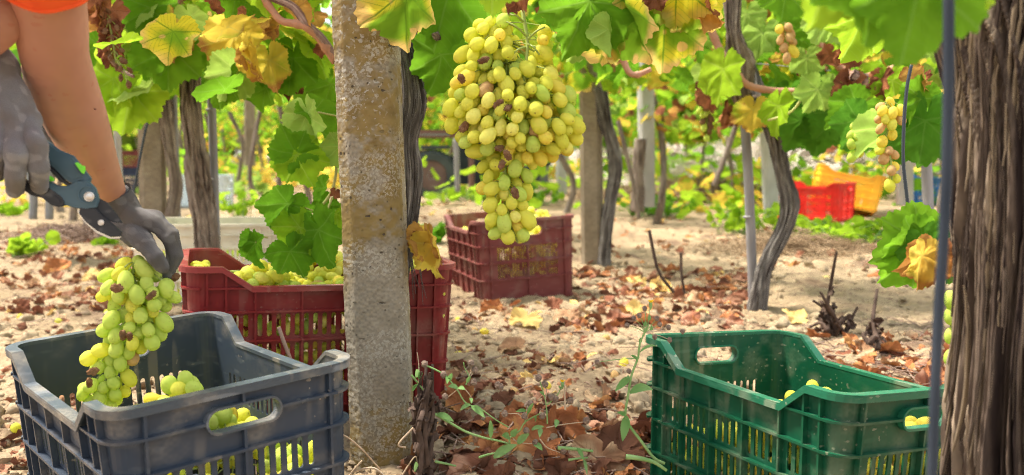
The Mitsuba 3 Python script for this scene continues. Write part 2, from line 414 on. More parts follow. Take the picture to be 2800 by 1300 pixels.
knit_bump = (lambda p, n, uv: 0.0006 * dr.sin((p.x * 0.8 + p.y * 0.3) * 3200) * dr.sin((p.z + p.x * 0.4) * 3200) + 0.004 * fbm(p.x * 60, p.y * 60, p.z * 60, 2), 3e-4)
M('glove_grey', base_color=proc(knit((0.135, 0.135, 0.143), (0.215, 0.215, 0.225), (0.14, 0.115, 0.095), 0.5, 0.25)), roughness=0.9, sheen=0.5, bump=knit_bump)
M('glove_dark', base_color=proc(knit((0.070, 0.068, 0.070), (0.125, 0.118, 0.115), (0.10, 0.08, 0.062), 0.5, 0.12)), roughness=0.8, sheen=0.3, bump=knit_bump)
M('shears_teal', base_color=proc(lambda p, n, uv: mix((0.028, 0.066, 0.090), (0.06, 0.11, 0.14), fbm(p.x * 40, p.y * 40, p.z * 40, 3))), roughness=0.45)
M('shears_black', base_color=proc(lambda p, n, uv: mix((0.016, 0.018, 0.022), (0.10, 0.10, 0.10), 0.6 * smoothstep(0.6, 0.8, fbm(p.x * 90, p.y * 90, p.z * 90, 2)))), roughness=0.5)
M('shears_lime', base_color=(0.16, 0.62, 0.03), roughness=0.4)
scene['steel'] = {'type': 'twosided', 'bsdf': {'type': 'principled', 'base_color': {'type': 'rgb', 'value': [0.55, 0.53, 0.50]}, 'metallic': 0.9, 'roughness': 0.32}}
M('weed_green', base_color=proc(lambda p, n, uv: mix((0.13, 0.26, 0.07), (0.24, 0.37, 0.14), noise(p.x * 40, p.y * 40, p.z * 40))), roughness=0.6)
thin('weed_leaf', lambda p, n, uv: mix((0.12, 0.27, 0.07), (0.26, 0.42, 0.17), noise(p.x * 40, p.y * 40, p.z * 40)), trans=0.7, rough=0.55)
M('weed_dry', base_color=proc(lambda p, n, uv: mix((0.36, 0.26, 0.17), (0.52, 0.41, 0.29), noise(p.x * 60, p.y * 60, p.z * 60))), roughness=0.8)
M('seed_head', base_color=proc(lambda p, n, uv: mix((0.10, 0.065, 0.05), (0.26, 0.19, 0.14), noise(p.x * 300, p.y * 300, p.z * 300))), roughness=0.9)
M('dead_dark', base_color=proc(lambda p, n, uv: mix((0.03, 0.02, 0.016), (0.13, 0.09, 0.07), fbm(p.x * 60, p.y * 60, p.z * 60, 2))), roughness=0.95, specular=0.15)
M('petal_yellow', base_color=(0.85, 0.55, 0.02), roughness=0.6)
M('tyre', base_color=proc(lambda p, n, uv: mix((0.035, 0.045, 0.048), (0.085, 0.10, 0.10), fbm(p.x * 8, p.y * 8, p.z * 8, 2))), roughness=0.9)
M('rim_rust', base_color=proc(lambda p, n, uv: mix((0.11, 0.065, 0.055), (0.19, 0.125, 0.11), fbm(p.x * 8, p.y * 8, p.z * 8, 2))), roughness=0.8)
M('machine_dark', base_color=(0.035, 0.045, 0.055), roughness=0.6)
M('machine_grey', base_color=(0.20, 0.21, 0.22), roughness=0.6)
M('rust_bar', base_color=(0.17, 0.085, 0.075), roughness=0.8)
M('straw', base_color=proc(lambda p, n, uv: mix((0.19, 0.125, 0.07), (0.42, 0.31, 0.195), noise(p.x * 6, p.y * 6, p.z * 6))), roughness=0.9)
M('straw_pale', base_color=proc(lambda p, n, uv: mix((0.50, 0.44, 0.38), (0.74, 0.68, 0.62), noise(p.x * 3, p.y * 3, p.z * 3))), roughness=0.9)
M('twig', base_color=proc(lambda p, n, uv: mix((0.16, 0.10, 0.075), (0.36, 0.26, 0.20), noise(p.x * 20, p.y * 20, p.z * 20))), roughness=0.9)
thin('scrub_green', lambda p, n, uv: mix((0.12, 0.26, 0.03), (0.36, 0.46, 0.06), noise(p.x * 0.9, p.y * 0.9, p.z * 0.9)), trans=1.0, rough=0.6)

VA = np.array([0.0, 0.9, -0.9, 1.85, -1.85])
_deg = np.radians([0, 9, 26, 40, 52, 64, 80, 95, 106, 122, 140, 158, 170, 176, 180])
_rad = np.array([1.0, 0.93, 0.78, 0.84, 0.92, 0.86, 0.72, 0.75, 0.76, 0.68, 0.64, 0.60, 0.48, 0.28, 0.10])


def leaf_mesh(na=120, nr=7, seed=0, fold=0.15, droop=0.18, wave=0.12, puck=0.11, rough=0.13, curl=0.0, crumple=0.0, teeth=0.055, roll=0.0):
    """A grape leaf: petiole end at the origin, tip at (0, 1, 0), upper side +z. Returns (vertices, faces), uv."""
    rng = np.random.default_rng(seed)
    th = np.linspace(-np.pi, np.pi, na, endpoint=False) + np.pi / na
    r = np.interp(np.abs(th), _deg, _rad) * (1 + 0.06 * np.sin(2 * th + rng.uniform(0, 6)) + 0.04 * np.sin(3 * th + rng.uniform(0, 6)))
    nt = 34 if na >= 100 else (22 if na >= 44 else 0)
    if nt:
        ph = (th / (2 * np.pi) * nt + rng.uniform()) % 1
        r = r * (1 + teeth * (1.6 * np.where(ph < 0.68, ph / 0.68, (1 - ph) / 0.32) - 0.8) * np.clip((np.pi - np.abs(th)) * 3, 0, 1) * rng.uniform(0.7, 1.3, na))
    ts = (np.arange(1, nr + 1) / nr) ** 0.85
    x = ts[:, None] * (r * np.sin(th))[None]; y = ts[:, None] * (r * np.cos(th))[None]
    x = np.r_[0, x.ravel()]; y = np.r_[0, y.ravel()]
    rho = np.hypot(x, y); tt = np.arctan2(x, y)
    al = x[:, None] * np.sin(VA) + y[:, None] * np.cos(VA)
    dv = np.where(al > 0, np.abs(x[:, None] * np.cos(VA) - y[:, None] * np.sin(VA)), 9).min(1)
    z = fold * np.abs(x) - droop * rho ** 2 + wave * rho ** 2 * np.sin(3 * tt + rng.uniform(0, 6)) + 0.6 * wave * rho ** 3 * np.sin(7 * tt + rng.uniform(0, 6))
    z = z + puck * rho ** 0.5 * (1 - np.exp(-(dv / 0.11) ** 2))
    q = np.stack([x * 3.1 + seed, y * 3.1, x * 0 + seed * 1.7], 1)
    z = z + rough * (meshkit.fbm(q, 3, seed) - 0.5) * 2
    v = np.stack([x, y, z], 1)
    if crumple:
        v = v + crumple * rho[:, None] * np.stack([meshkit.fbm(q * 0.9, 3, seed + k) - 0.5 for k in (11, 23, 37)], 1) * 2
    if curl:      # bend about the y axis
        a = v[:, 0] * curl; zz = v[:, 2]
        v = np.stack([(1 / curl - zz) * np.sin(a), v[:, 1], 1 / curl - (1 / curl - zz) * np.cos(a)], 1)
    if roll:      # bend about the x axis
        a = v[:, 1] * roll; zz = v[:, 2]
        v = np.stack([v[:, 0], (1 / roll - zz) * np.sin(a), 1 / roll - (1 / roll - zz) * np.cos(a)], 1)
    f = [np.stack([np.zeros(na, int), 1 + (np.arange(na) + 1) % na, 1 + np.arange(na)], 1)]
    for k in range(nr - 1):
        a = 1 + k * na + np.arange(na); b = 1 + k * na + (np.arange(na) + 1) % na
        f += [np.stack([a, b, b + na], 1), np.stack([a, b + na, a + na], 1)]
    f = np.vstack(f)[:, ::-1]
    return (v, f), np.stack([(x + 2) / 4, (y + 2) / 4], 1)


LEAFM = {'mid': [leaf_mesh(48, 4, 40 + s, fold=0.10 + 0.14 * (s % 3), droop=0.12 + 0.12 * (s % 2), wave=0.14, rough=0.12, puck=0.08) for s in range(5)],
         'low': [leaf_mesh(22, 2, 80 + s, fold=0.12 + 0.14 * (s % 2), droop=0.2, wave=0.14, rough=0.12) for s in range(4)],
         'far': [leaf_mesh(16, 1, 60 + s, fold=0.15, droop=0.2, wave=0.12, rough=0.05) for s in range(4)]}
GREENS = ['leaf_green', 'leaf_lime', 'leaf_dark', 'leaf_mottled', 'leaf_yellow', 'leaf_orange', 'leaf_brown', 'leaf_pale']
for b in GREENS:
    for s, (m, uv) in enumerate(LEAFM['mid']):
        shapegroup(f'mid_{b}_{s}', m, b, True, uv)


def batch(mats, protos, rng):
    """Copies of the prototype meshes under the matrices, as one mesh with uv."""
    vs, fs, us, n = [], [], [], 0
    for Mx in mats:
        (v, f), uv = protos[rng.integers(len(protos))]
        vs.append(v @ Mx[:3, :3].T + Mx[:3, 3]); fs.append(f + n); us.append(uv); n += len(v)
    return (np.vstack(vs), np.vstack(fs)), np.vstack(us)


def px_of(P):
    d = np.asarray(P, float) - CAM
    y = d @ FWD
    return 1400 + FPX * d[..., 0] / y, 650 - FPX * (d @ UP) / y, y


_gu, _gv = np.linspace(-1.25, 1.25, 251), np.geomspace(0.5, 70, 420)
_GT = ground_z(_gu[None] * _gv[:, None], np.repeat(_gv[:, None], 251, 1)).tolist()
_gl0, _gls = math.log(0.5), 419 / (math.log(70) - math.log(0.5))


def gz(x, y):
    """ground_z for one point, from a table over (x / y, log y)."""
    u = min(max((x / y + 1.25) * 100, 0), 249.999); v = min(max((math.log(y) - _gl0) * _gls, 0), 418.999)
    i, j = int(u), int(v); a, b = u - i, v - j
    r0, r1 = _GT[j], _GT[j + 1]
    return (r0[i] * (1 - a) + r0[i + 1] * a) * (1 - b) + (r1[i] * (1 - a) + r1[i + 1] * a) * b


def ground_at(px, py):
    d = FWD + (px - 1400) / FPX * np.array([1.0, 0, 0]) + (650 - py) / FPX * UP
    dx, dz = d[0] / d[1], d[2] / d[1]
    lo, hi = 0.8, 60.0
    for _ in range(24):
        Y = 0.5 * (lo + hi)
        if CAM[2] + dz * Y > gz(dx * Y, Y): lo = Y
        else: hi = Y
    return at(px, py, Y)


# ---------------------------------------------------------------- ground
def axis(lo, hi, step, out, growth=1.09):
    a = list(np.arange(lo, hi, step)); s = step
    while a[-1] < out: s *= growth; a.append(a[-1] + s)
    s = step
    while a[0] > -out: s *= growth; a.insert(0, a[0] - s)
    return np.array(a)


gx, gy = axis(-1.5, 1.6, 0.0125, 90), axis(1.35, 3.6, 0.0125, 110)
gy = gy[gy > -12]
X, Y_ = np.meshgrid(gx, gy)
Z = ground_z(X, Y_)
P3 = np.stack([X, Y_, X * 0], -1)
near = np.clip((9 - Y_) / 5, 0, 1)
Z = Z + near * (0.036 * (meshkit.fbm(P3 * 7, 3, seed=1) - 0.5) + 0.030 * (meshkit.fbm(P3 * 27, 3, seed=2) - 0.5) + 0.010 * np.clip(meshkit.noise(P3 * 61, 3) - 0.55, 0, 1))
nx = len(gx)
i, j = np.meshgrid(np.arange(len(gy) - 1), np.arange(nx - 1), indexing='ij')
q = np.stack([i * nx + j, i * nx + j + 1, (i + 1) * nx + j + 1, (i + 1) * nx + j], -1).reshape(-1, 4)
struct('ground', (np.stack([X, Y_, Z], -1).reshape(-1, 3), q), 'soil', smooth=True)

rng = np.random.default_rng(11)
ico = [trimesh.creation.icosphere(subdivisions=0), trimesh.creation.icosphere(subdivisions=1)]
clods = []
for k in range(5600):
    px, py = rng.uniform(-150, 2950), 430 + 920 * rng.uniform() ** 0.62
    P = ground_at(px, py)
    if P[1] > 9: continue
    s = 0.0035 * math.exp(rng.exponential(0.55)) * (1 + 0.25 * P[1] * (P[1] > 2.5))
    s = min(s, 0.024)
    m = ico[1 if s > 0.006 and P[1] < 3 else 0]
    v = m.vertices * (1 + 0.8 * (meshkit.fbm(m.vertices * 1.8 + rng.uniform(0, 90, 3), 2, 3)[:, None] - 0.5) * 1.7) * s * rng.uniform(0.7, 1.3, 3) * [1, 1, 0.75]
    clods.append((v @ rotmat([0, 0, 1], rng.uniform(0, 6)).T + P + [0, 0, 0.1 * s], m.faces))
obj('soil_clods', join(clods), 'clod_soil', smooth=50)
tag('soil_clods', 'loose tan soil clods scattered over the vineyard ground', 'soil', kind='stuff')

# ---------------------------------------------------------------- crates
QF = (0.131, 0.286, 0.477, 0.678, 0.93)


def crate(name, label, Mx, col, rimcol, L=0.53, W=0.36, H=0.305, narrow=False, lod=1, group=None, side_low=True):
    t = thing(name, label, 'crate', group)
    k_ = L / 0.53; R = 0.034 * k_; r = [H * (1 - f) for f in QF]
    a, b, qc = L - 2 * R, W - 2 * R, math.pi * R / 2
    S1, S2, S3, S4 = a, a + qc, a + qc + b, a + 2 * qc + b
    S = 2 * S4
    low = H - 0.128 * H if side_low else H
    def P(s, z, n):
        s = np.mod(s, S); half = s >= S4; u = np.where(half, s - S4, s)
        th = np.where(u < S1, 0, np.where(u < S2, (u - S1) / R, np.where(u < S3, np.pi / 2, np.pi / 2 + (u - S3) / R)))
        cx = np.where(u < S1, -a / 2 + u, a / 2); cy = np.where(u < S2, -b / 2, np.where(u < S3, -b / 2 + (u - S2), b / 2))
        nx_, ny_ = np.sin(th), -np.cos(th)
        rr = R + n - 0.014 * (1 - z / H)
        x, y = cx + nx_ * rr, cy + ny_ * rr
        g = np.where(half, -1, 1)
        return np.stack([x * g, y * g, z], -1)
    cuts = sorted(set([0, S1, S2, S3, S4, S] + [S1 + qc * k / 6 for k in range(7)] + [S3 + qc * k / 6 for k in range(7)] + [S4 + S1, S4 + S2, S4 + S3]
                      + [S4 + S1 + qc * k / 6 for k in range(7)] + [S4 + S3 + qc * k / 6 for k in range(7)]))
    def shell(poly, n0, n1):
        parts = []
        s0, _, s1, _ = poly.bounds
        for c0, c1 in zip(cuts[:-1], cuts[1:]):
            if c1 <= s0 or c0 >= s1 or c1 - c0 < 1e-6: continue
            e = extrude(poly.intersection(sbox(c0, -1, c1, 2)), n1 - n0)
            if e is not None: parts.append((P(e[0][:, 0], e[0][:, 1], e[0][:, 2] + n0), e[1]))
        return join(parts)
    c1_, c2_ = 0.068 * k_ - R, 0.124 * k_ - R
    prof = [(0, H), (c1_, H), (c2_, low), (a - c2_, low), (a - c1_, H), (S4, H)]
    prof = prof + [(s + S4, z) for s, z in prof]
    top = Polygon([(0, -1)] + prof + [(S, -1)])
    sw, sp = (0.0045, 0.0092) if narrow else (0.0092, 0.0180)
    sw, sp = sw * k_, sp * k_
    slots, hands = [], []
    for off, ln, isend in ((0, a, False), (S2, b, True), (S4, a, False), (S4 + S2, b, True)):
        if isend:
            xs = list(np.arange(-6, 7) * sp if not narrow else np.arange(-12, 13) * sp)
            xs = [x for x in xs if abs(x) < b / 2 - 0.012 and abs(x) > sw * 0.9]
            hands.append((off + ln / 2, r[0]))
        else:
            xs = [x0 + k * sp for x0 in (-0.09 * k_, 0, 0.09 * k_) for k in ((-2, -1, 0, 1, 2) if not narrow else (-4, -3, -2, -1, 0, 1, 2, 3, 4))]
            xs += [s * (0.153 * k_ + k * sp) for s in (-1, 1) for k in (0, 1)]
        tiers = [(r[2] + 0.007, r[1] - 0.006), (r[3] + 0.007, r[2] - 0.007)] + ([(r[4] + 0.012, r[3] - 0.007)] if not narrow else [])
        for x in xs:
            for z0, z1 in tiers:
                slots.append(LineString([(off + ln / 2 + x, z0 + sw / 2), (off + ln / 2 + x, z1 - sw / 2)]).buffer(sw / 2, 3))
    hp = [LineString([(s - 0.038 * k_, z), (s + 0.038 * k_, z)]).buffer(0.0165 * k_, 6) for s, z in hands]
    holes = shapely.union_all(slots + hp)
    for nm, s0, s1 in (('side_panel', 0, S1), ('end_panel', S1, S4), ('side_panel', S4, S4 + S1), ('end_panel', S4 + S1, S)):
        obj(nm, shell(sbox(s0, 0.018, s1, 2).intersection(top).difference(holes), -0.003, 0.0), col, t, tw=Mx)
    hb = shapely.union_all([h.buffer(0.003) for h in hp])
    for k, z in enumerate(r):
        poly = sbox(0, z - 0.0019, S, z + 0.0019).intersection(top.buffer(-0.006)).difference(hb)
        if poly.is_empty: continue
        for g in [g_ for g_ in getattr(poly, 'geoms', [poly]) if g_.area > 2e-6]: obj('rib', shell(g, 0.0004, 0.0105), col, t, tw=Mx)
    ups = [x * k_ + a / 2 for x in (-0.225, -0.19, -0.135, -0.045, 0.045, 0.135, 0.19, 0.225)] + [S2 + x for x in (0.006, b * 0.5, b - 0.006)]
    for s in [u + o for o in (0, S4) for u in ups]:
        zt = np.interp(s, [q_[0] for q_ in prof], [q_[1] for q_ in prof]) - 0.003
        z0 = r[4]
        poly = sbox(s - 0.0019, z0, s + 0.0019, zt).difference(hb)
        for g in [g_ for g_ in getattr(poly, 'geoms', [poly]) if g_.area > 2e-6]: obj('upright_rib', shell(g, 0.0002, 0.0088), col, t, tw=Mx)
    rim = LineString(prof).buffer(0.0028, cap_style='flat', join_style='mitre').intersection(sbox(0, -1, S, 2))
    lip = Polygon(prof + [(s, z - 0.0085) for s, z in prof[::-1]])
    A, B = shell(rim, -0.0045, 0.0125), shell(lip, 0.0100, 0.0130)
    obj('rim', join([A, B]), rimcol, t, tw=Mx)
    for h in hp:
        obj('handle_lip', shell(h.buffer(0.0032).difference(h), -0.006, 0.011), rimcol, t, tw=Mx)
    fl = sbox(-a / 2, -b / 2, a / 2, b / 2).buffer(R - 0.017, 6)
    e = extrude(fl, 0.004)
    obj('floor', (e[0] + [0, 0, H * 0.06], e[1]), col, t, tw=Mx)
    obj('foot', shell(sbox(0, 0, S, 0.0165), -0.012, -0.008), col, t, tw=Mx)
    return t, P, (L, W, H)


# ---------------------------------------------------------------- grapes
def grape_proto(sub, asp, seed):
    m = trimesh.creation.icosphere(subdivisions=sub)
    v = m.vertices.copy()
    u = (v[:, 2] + 1) / 2
    v = v * (1 + 0.05 * (meshkit.noise(v * 1.2 + seed, seed)[:, None] - 0.5))
    v[:, :2] *= (1 - 0.06 * v[:, 2:3])
    v[:, 2] *= asp
    return (v, m.faces), np.stack([u, u], 1)


GCOL = ['grape_yellow', 'grape_green', 'grape_gold', 'grape_pink', 'grape_brown', 'grape_bright']
GP = {}
for sub in (3, 2):
    for k, asp in enumerate((1.16, 1.34, 1.50)):
        GP[sub, k] = grape_proto(sub, asp, 3 + k)
for b in GCOL:
    for k in range(3):
        shapegroup(f'g2_{b}_{k}', GP[2, k][0], b, True, GP[2, k][1])
for b in GCOL:
    for k in range(3):
        shapegroup(f'g3_{b}_{k}', GP[3, k][0], b, True, GP[3, k][1])
rs = np.random.default_rng(3)
for k in range(3):      # shrivelled berries
    m = trimesh.creation.icosphere(subdivisions=3); v = m.vertices
    w = np.abs(np.sin(np.arctan2(v[:, 1], v[:, 0]) * 5 + 3 * v[:, 2] + k)) * (1 - v[:, 2] ** 2)
    v = v * (0.80 - 0.34 * w + 0.55 * (meshkit.fbm(v * 2.3 + k, 2, k) - 0.5))[:, None] * [0.62, 0.8, 1.0]
    shapegroup(f'shrivel_{k}', (v, m.faces), 'grape_brown', True, np.full((len(v), 2), 0.5))


def pack(cand, rad, rng, maxn=300, tight=0.86):
    """Dart throwing in the order given: radii are drawn, and a berry is kept where it clears the others."""
    C, Rr = np.zeros((maxn, 3)), np.zeros(maxn); n = 0
    for p in cand:
        r = rad()
        if n and (np.linalg.norm(C[:n] - p, axis=1) < tight * (Rr[:n] + r)).any(): continue
        C[n], Rr[n] = p, r; n += 1
        if n == maxn: break
    return C[:n], Rr[:n]


def berry(root, p, r, zdir, col, rng, hi):
    k = rng.integers(3)
    if col == 'shrivel':
        key = inst('shrivelled_grape', f'shrivel_{k}', mat4(basis_z(zdir, rng), p, r), root)
    else:
        key = inst('grape', f'g{3 if hi else 2}_{col}_{k}', mat4(basis_z(zdir, rng), p, r), root)
    return key


def pick(rng, table):
    names = list(table); w = np.array([table[k] for k in names]); return names[rng.choice(len(names), p=w / w.sum())]


def hanging_bunch(label, rows, Y, size, colors, rng, group=None, ratio=0.6, n=260, hi=True, cand=9000, stem_to=None, shell=0.45, hollow=None):
    """rows: (py, left px, right px) of the outline at depth Y; the body is as deep as ratio times its width."""
    root = thing('grape_bunch', label, 'grapes', group)
    rows = np.array(rows, float)
    py = rng.uniform(rows[0, 0], rows[-1, 0], cand)
    l, r = np.interp(py, rows[:, 0], rows[:, 1]), np.interp(py, rows[:, 0], rows[:, 2])
    c, hw = (l + r) / 2, np.maximum((r - l) / 2 - size * FPX / Y * 0.9, 2)
    th, rad = rng.uniform(0, 2 * np.pi, cand), rng.uniform(shell ** 2, 1, cand) ** 0.5
    pts = np.array([at(a + b * d * math.sin(t), e, Y) + [0, -ratio * b * d * math.cos(t) * Y / FPX, 0] for a, b, d, t, e in zip(c, hw, rad, th, py)])
    gap = (meshkit.noise(pts * 21.0, 12) > 0.66) & (rad > 0.70)
    if hollow is not None:      # an open place on the near side, where the stalk shows
        qx, qy, _ = px_of(pts)
        gap |= (((qx - hollow[0]) / hollow[2]) ** 2 + ((qy - hollow[1]) / hollow[3]) ** 2 < 1) & (pts[:, 1] < Y + 0.03)
    th = th[~gap]; pts = pts[~gap]; rad = rad[~gap]
    order = np.argsort(-rad + rng.uniform(0, 0.35, len(rad)))
    # towards the outside first, so that the outline is full
    C, Rr = pack(pts[order], lambda: size * rng.uniform(0.80, 1.14), rng, n, 0.95)
    axis_ = np.array([at(np.interp(e, rows[:, 0], (rows[:, 1] + rows[:, 2]) / 2), e, Y) for e in np.linspace(rows[0, 0], rows[-1, 0], 12)])
    stems = [tube(axis_, np.linspace(0.0032, 0.0016, 12), 6)[0]]
    for p, r in zip(C, Rr):
        k = np.argmin(np.linalg.norm(axis_ - p - [0, 0, 0.025], axis=1)); a = axis_[k]
        out = p - a
        z = -(out / (np.linalg.norm(out) + 1e-9) + np.array([0, 0, -0.75]) + rng.normal(0, 0.35, 3))     # +z runs back to the stem
        zc = z / np.linalg.norm(z)
        col = pick(rng, colors)
        berry(root, p, r, z, col, rng, hi)
        stems.append(tube([a, 0.5 * (a + p + zc * r) + [0, 0, 0.003], p + zc * r * 1.05], [0.0011, 0.0009, 0.0012], 4)[0])
    if stem_to is not None: stems.append(tube([axis_[0], 0.5 * (axis_[0] + stem_to) + [0, 0, 0.004], stem_to], [0.003, 0.003, 0.0034], 7, n=8)[0])
    obj('stem', join(stems), 'stem_green', root, smooth=True)
    return root, C


def fill_crate(dims, Mx, topf, faces, seeds, label, group, colors, rng, size=0.0118, n=520):
    """Bunches lying in a crate: berries against the faces named and on the top, each berry given to the nearest bunch."""
    L, W, H = dims; M4 = np.array(Mx.matrix, float)
    hx, hy = L / 2 - 0.017, W / 2 - 0.017
    N = 26000
    P = np.stack([rng.uniform(-hx, hx, N), rng.uniform(-hy, hy, N), rng.uniform(0.034, H + 0.08, N)], 1)
    ins = 0.014 * (1 - P[:, 2] / H)
    tz = topf(P[:, 0], P[:, 1])
    P, ins, tz = P[P[:, 2] < tz], ins[P[:, 2] < tz], tz[P[:, 2] < tz]
    ok = tz - P[:, 2] < 0.022
    dist = {'x+': hx - ins - P[:, 0], 'x-': P[:, 0] + hx - ins, 'y+': hy - ins - P[:, 1], 'y-': P[:, 1] + hy - ins}
    inside = np.min([d for d in dist.values()], axis=0) > 0
    band = np.full(len(P), False)
    for fc in faces: band |= dist[fc] < 0.020
    P = P[inside & (ok | band)]
    C, Rr = pack(P, lambda: size * rng.uniform(0.85, 1.16), rng, n, 0.82)
    seeds = np.array(seeds, float)
    own = np.argmin(np.linalg.norm(C[:, None] - seeds[None], axis=2), axis=1)
    for s in range(len(seeds)):
        mine = np.where(own == s)[0]
        if len(mine) < 4: continue
        root = thing('grape_bunch', label, 'grapes', group)
        st = []
        for k in mine:
            d = C[k] - seeds[s] + rng.normal(0, 0.06, 3)
            z = -(M4[:3, :3] @ d)
            p = M4[:3, :3] @ C[k] + M4[:3, 3]
            berry(root, p, Rr[k], z, pick(rng, colors), rng, False)
            q = seeds[s] + 0.3 * (C[k] - seeds[s])
            st.append(tube([M4[:3, :3] @ q + M4[:3, 3], p], [0.0012, 0.001], 4)[0])
        obj('stem', join(st), 'stem_green', root, smooth=True)
# ---------------------------------------------------------------- crates in place
def pose(ypr, t, dz=0.0, k=1.0):
    cz, sz, cy, sy, cx, sx = math.cos(ypr[0]), math.sin(ypr[0]), math.cos(ypr[1]), math.sin(ypr[1]), math.cos(ypr[2]), math.sin(ypr[2])
    Rm = np.array([[cz, -sz, 0], [sz, cz, 0], [0, 0, 1]]) @ np.array([[cy, 0, sy], [0, 1, 0], [-sy, 0, cy]]) @ np.array([[1, 0, 0], [0, cx, -sx], [0, sx, cx]])
    p = CAM + (np.array(t) - Rm[:, 2] * dz) * k
    return T(mat4(Rm, p).tolist())


M_grey = pose((-0.8533, 0.009, 0.049), (-0.5541, 1.497, -0.6267), 0.035, 0.9)
M_green = pose((-1.1142, -0.0052, -0.0571), (0.5385, 1.6815, -0.682), 0.035, 0.9)
M_red = pose((0.3278, 0.0277, 0.0005), (-0.4395, 1.9863, -0.5264), 0.004)
M_mar = pose((-1.2754, -0.0149, 0.052), (-0.0089, 3.5282, -0.5483), 0.004)
_, _, D_grey = crate('harvest_crate', 'scuffed blue grey plastic crate below the held grapes', M_grey, 'crate_grey', 'crate_grey_rim', 0.477, 0.324, 0.3015)
_, _, D_green = crate('harvest_crate', 'dark green plastic crate beside the thick near vine trunk', M_green, 'crate_green', 'crate_green_rim', 0.477, 0.324, 0.3015)
_, _, D_red = crate('harvest_crate', 'red plastic crate heaped with grapes behind the lichen covered concrete post', M_red, 'crate_red', 'crate_red_rim')
_, _, D_mar = crate('harvest_crate', 'dusty maroon plastic crate on the soil behind the big hanging grape bunch', M_mar, 'crate_maroon', 'crate_maroon_rim', H=0.315, narrow=True)


def flat_pose(px, py, yaw, tilt=(0, 0), up=0.0):
    P = ground_at(px, py)
    R = rotmat([0, 0, 1], yaw) @ rotmat([1, 0, 0], tilt[0]) @ rotmat([0, 1, 0], tilt[1])
    return T(mat4(R, P + [0, 0, up]).tolist())


PW = at(600, 700, 3.45)
PW[2] = ground_z(PW[0], PW[1]) - 0.01
M_white = T(mat4(rotmat([0, 0, 1], math.radians(4)), PW + [0, 0, 0.0]).tolist())
_, _, D_white = crate('harvest_crate', 'weathered cream white plastic crate behind the gnarled trunk and the red crate', M_white, 'crate_white', 'crate_white', side_low=False, H=0.30)
crate('harvest_crate', 'pale blue white crate standing far behind the left trunk', flat_pose(555, 566, 0.1), 'crate_pale_blue', 'crate_pale_blue', side_low=False)
crate('harvest_crate', 'scarlet red crate in the distance in front of the yellow one', flat_pose(2228, 602, math.radians(-38)), 'crate_scarlet', 'crate_scarlet')
crate('harvest_crate', 'yellow orange crate tipped up on its side behind the scarlet crate', flat_pose(2300, 592, math.radians(-14), (math.radians(-12), math.radians(12)), 0.06), 'crate_yellow', 'crate_yellow')
crate('harvest_crate', 'blue crate in the distance near the right hand bunches', flat_pose(2545, 560, math.radians(-30)), 'crate_blue', 'crate_blue')
crate('harvest_crate', 'dark navy crate at the foot of the pale stake behind the bare arm', flat_pose(365, 530, 0.2), 'crate_navy', 'crate_navy', side_low=False)
P0 = np.array(flat_pose(365, 530, 0.2).matrix, float); P0[2, 3] += 0.31
crate('harvest_crate', 'small dark red crate stacked on the navy crate', T(P0.tolist()), 'crate_maroon', 'crate_maroon', side_low=False, H=0.2)

# ---------------------------------------------------------------- grapes in the crates
rng = np.random.default_rng(5)
MIXC = {'grape_yellow': 5, 'grape_green': 2, 'grape_gold': 2.2, 'grape_bright': 1.5, 'grape_pink': 0.25}
fill_crate(D_red, M_red, lambda x, y: 0.272 + 0.022 * np.sin(x * 17 + 1) * np.sin(y * 15) + 0.012 * np.sin(x * 43), ['y-'],
           [(x, y, z) for x in (-0.19, -0.06, 0.07, 0.19) for y, z in ((-0.11, 0.10), (-0.10, 0.25), (0.06, 0.27))],
           'yellow green grape bunch heaped in the red crate behind the post', 'bunches heaped in the red crate', MIXC, rng, n=640)
fill_crate(D_grey, M_grey, lambda x, y: 0.150 + 0.134 * np.exp(-((y + 0.035) / 0.085) ** 2 - ((x - 0.11) / 0.09) ** 2) + 0.02 * np.sin(x * 21) * np.sin(y * 19 + 1), ['x+', 'y-'],
           [(0.2, -0.10, 0.10), (0.2, 0.0, 0.19), (0.2, 0.10, 0.09), (0.06, -0.12, 0.10), (-0.09, -0.12, 0.10), (-0.2, -0.1, 0.1), (0.05, 0.05, 0.17), (-0.12, 0.05, 0.16)],
           'green yellow grape bunch lying inside the blue grey crate', 'bunches lying in the blue grey crate', MIXC, rng, n=560)
fill_crate(D_green, M_green, lambda x, y: 0.132 + 0.35 * np.clip(x + 0.16, 0, 0.24) + 0.062 * np.exp(-((x - 0.11) ** 2 + (y + 0.085) ** 2) / 0.004), ['x+', 'y-'],
           [(0.2, -0.1, 0.10), (0.2, 0.06, 0.11), (0.2, 0.0, 0.22), (0.1, -0.12, 0.14), (0.0, -0.12, 0.10), (-0.12, -0.12, 0.07), (-0.05, 0.06, 0.11), (0.08, 0.05, 0.18)],
           'yellow grape bunch lying inside the green crate', 'bunches lying in the green crate', {**MIXC, 'grape_gold': 5, 'grape_pink': 0.8}, rng, n=560)
fill_crate(D_mar, M_mar, lambda x, y: 0.255 + 0.085 * np.exp(-((x - 0.05) ** 2 + (y - 0.10) ** 2) / 0.012), ['x+'],
           [(0.15, -0.10, 0.2), (0.15, 0.08, 0.2), (0.05, 0.10, 0.33), (-0.05, 0.10, 0.30), (0.05, -0.05, 0.27), (-0.15, 0.0, 0.26)],
           'bright yellow grape bunch piled on the maroon crate', 'bunches piled on the maroon crate', {'grape_bright': 5, 'grape_yellow': 2, 'grape_gold': 1}, rng, n=330)
fill_crate(D_white, M_white, lambda x, y: 0.20 + 0 * x, ['y-'], [(x, -0.1, 0.14) for x in (-0.15, 0.02, 0.18)],
           'green grape bunch inside the cream white crate', 'bunches inside the cream crate', {'grape_green': 3, 'grape_yellow': 1}, rng, n=110)

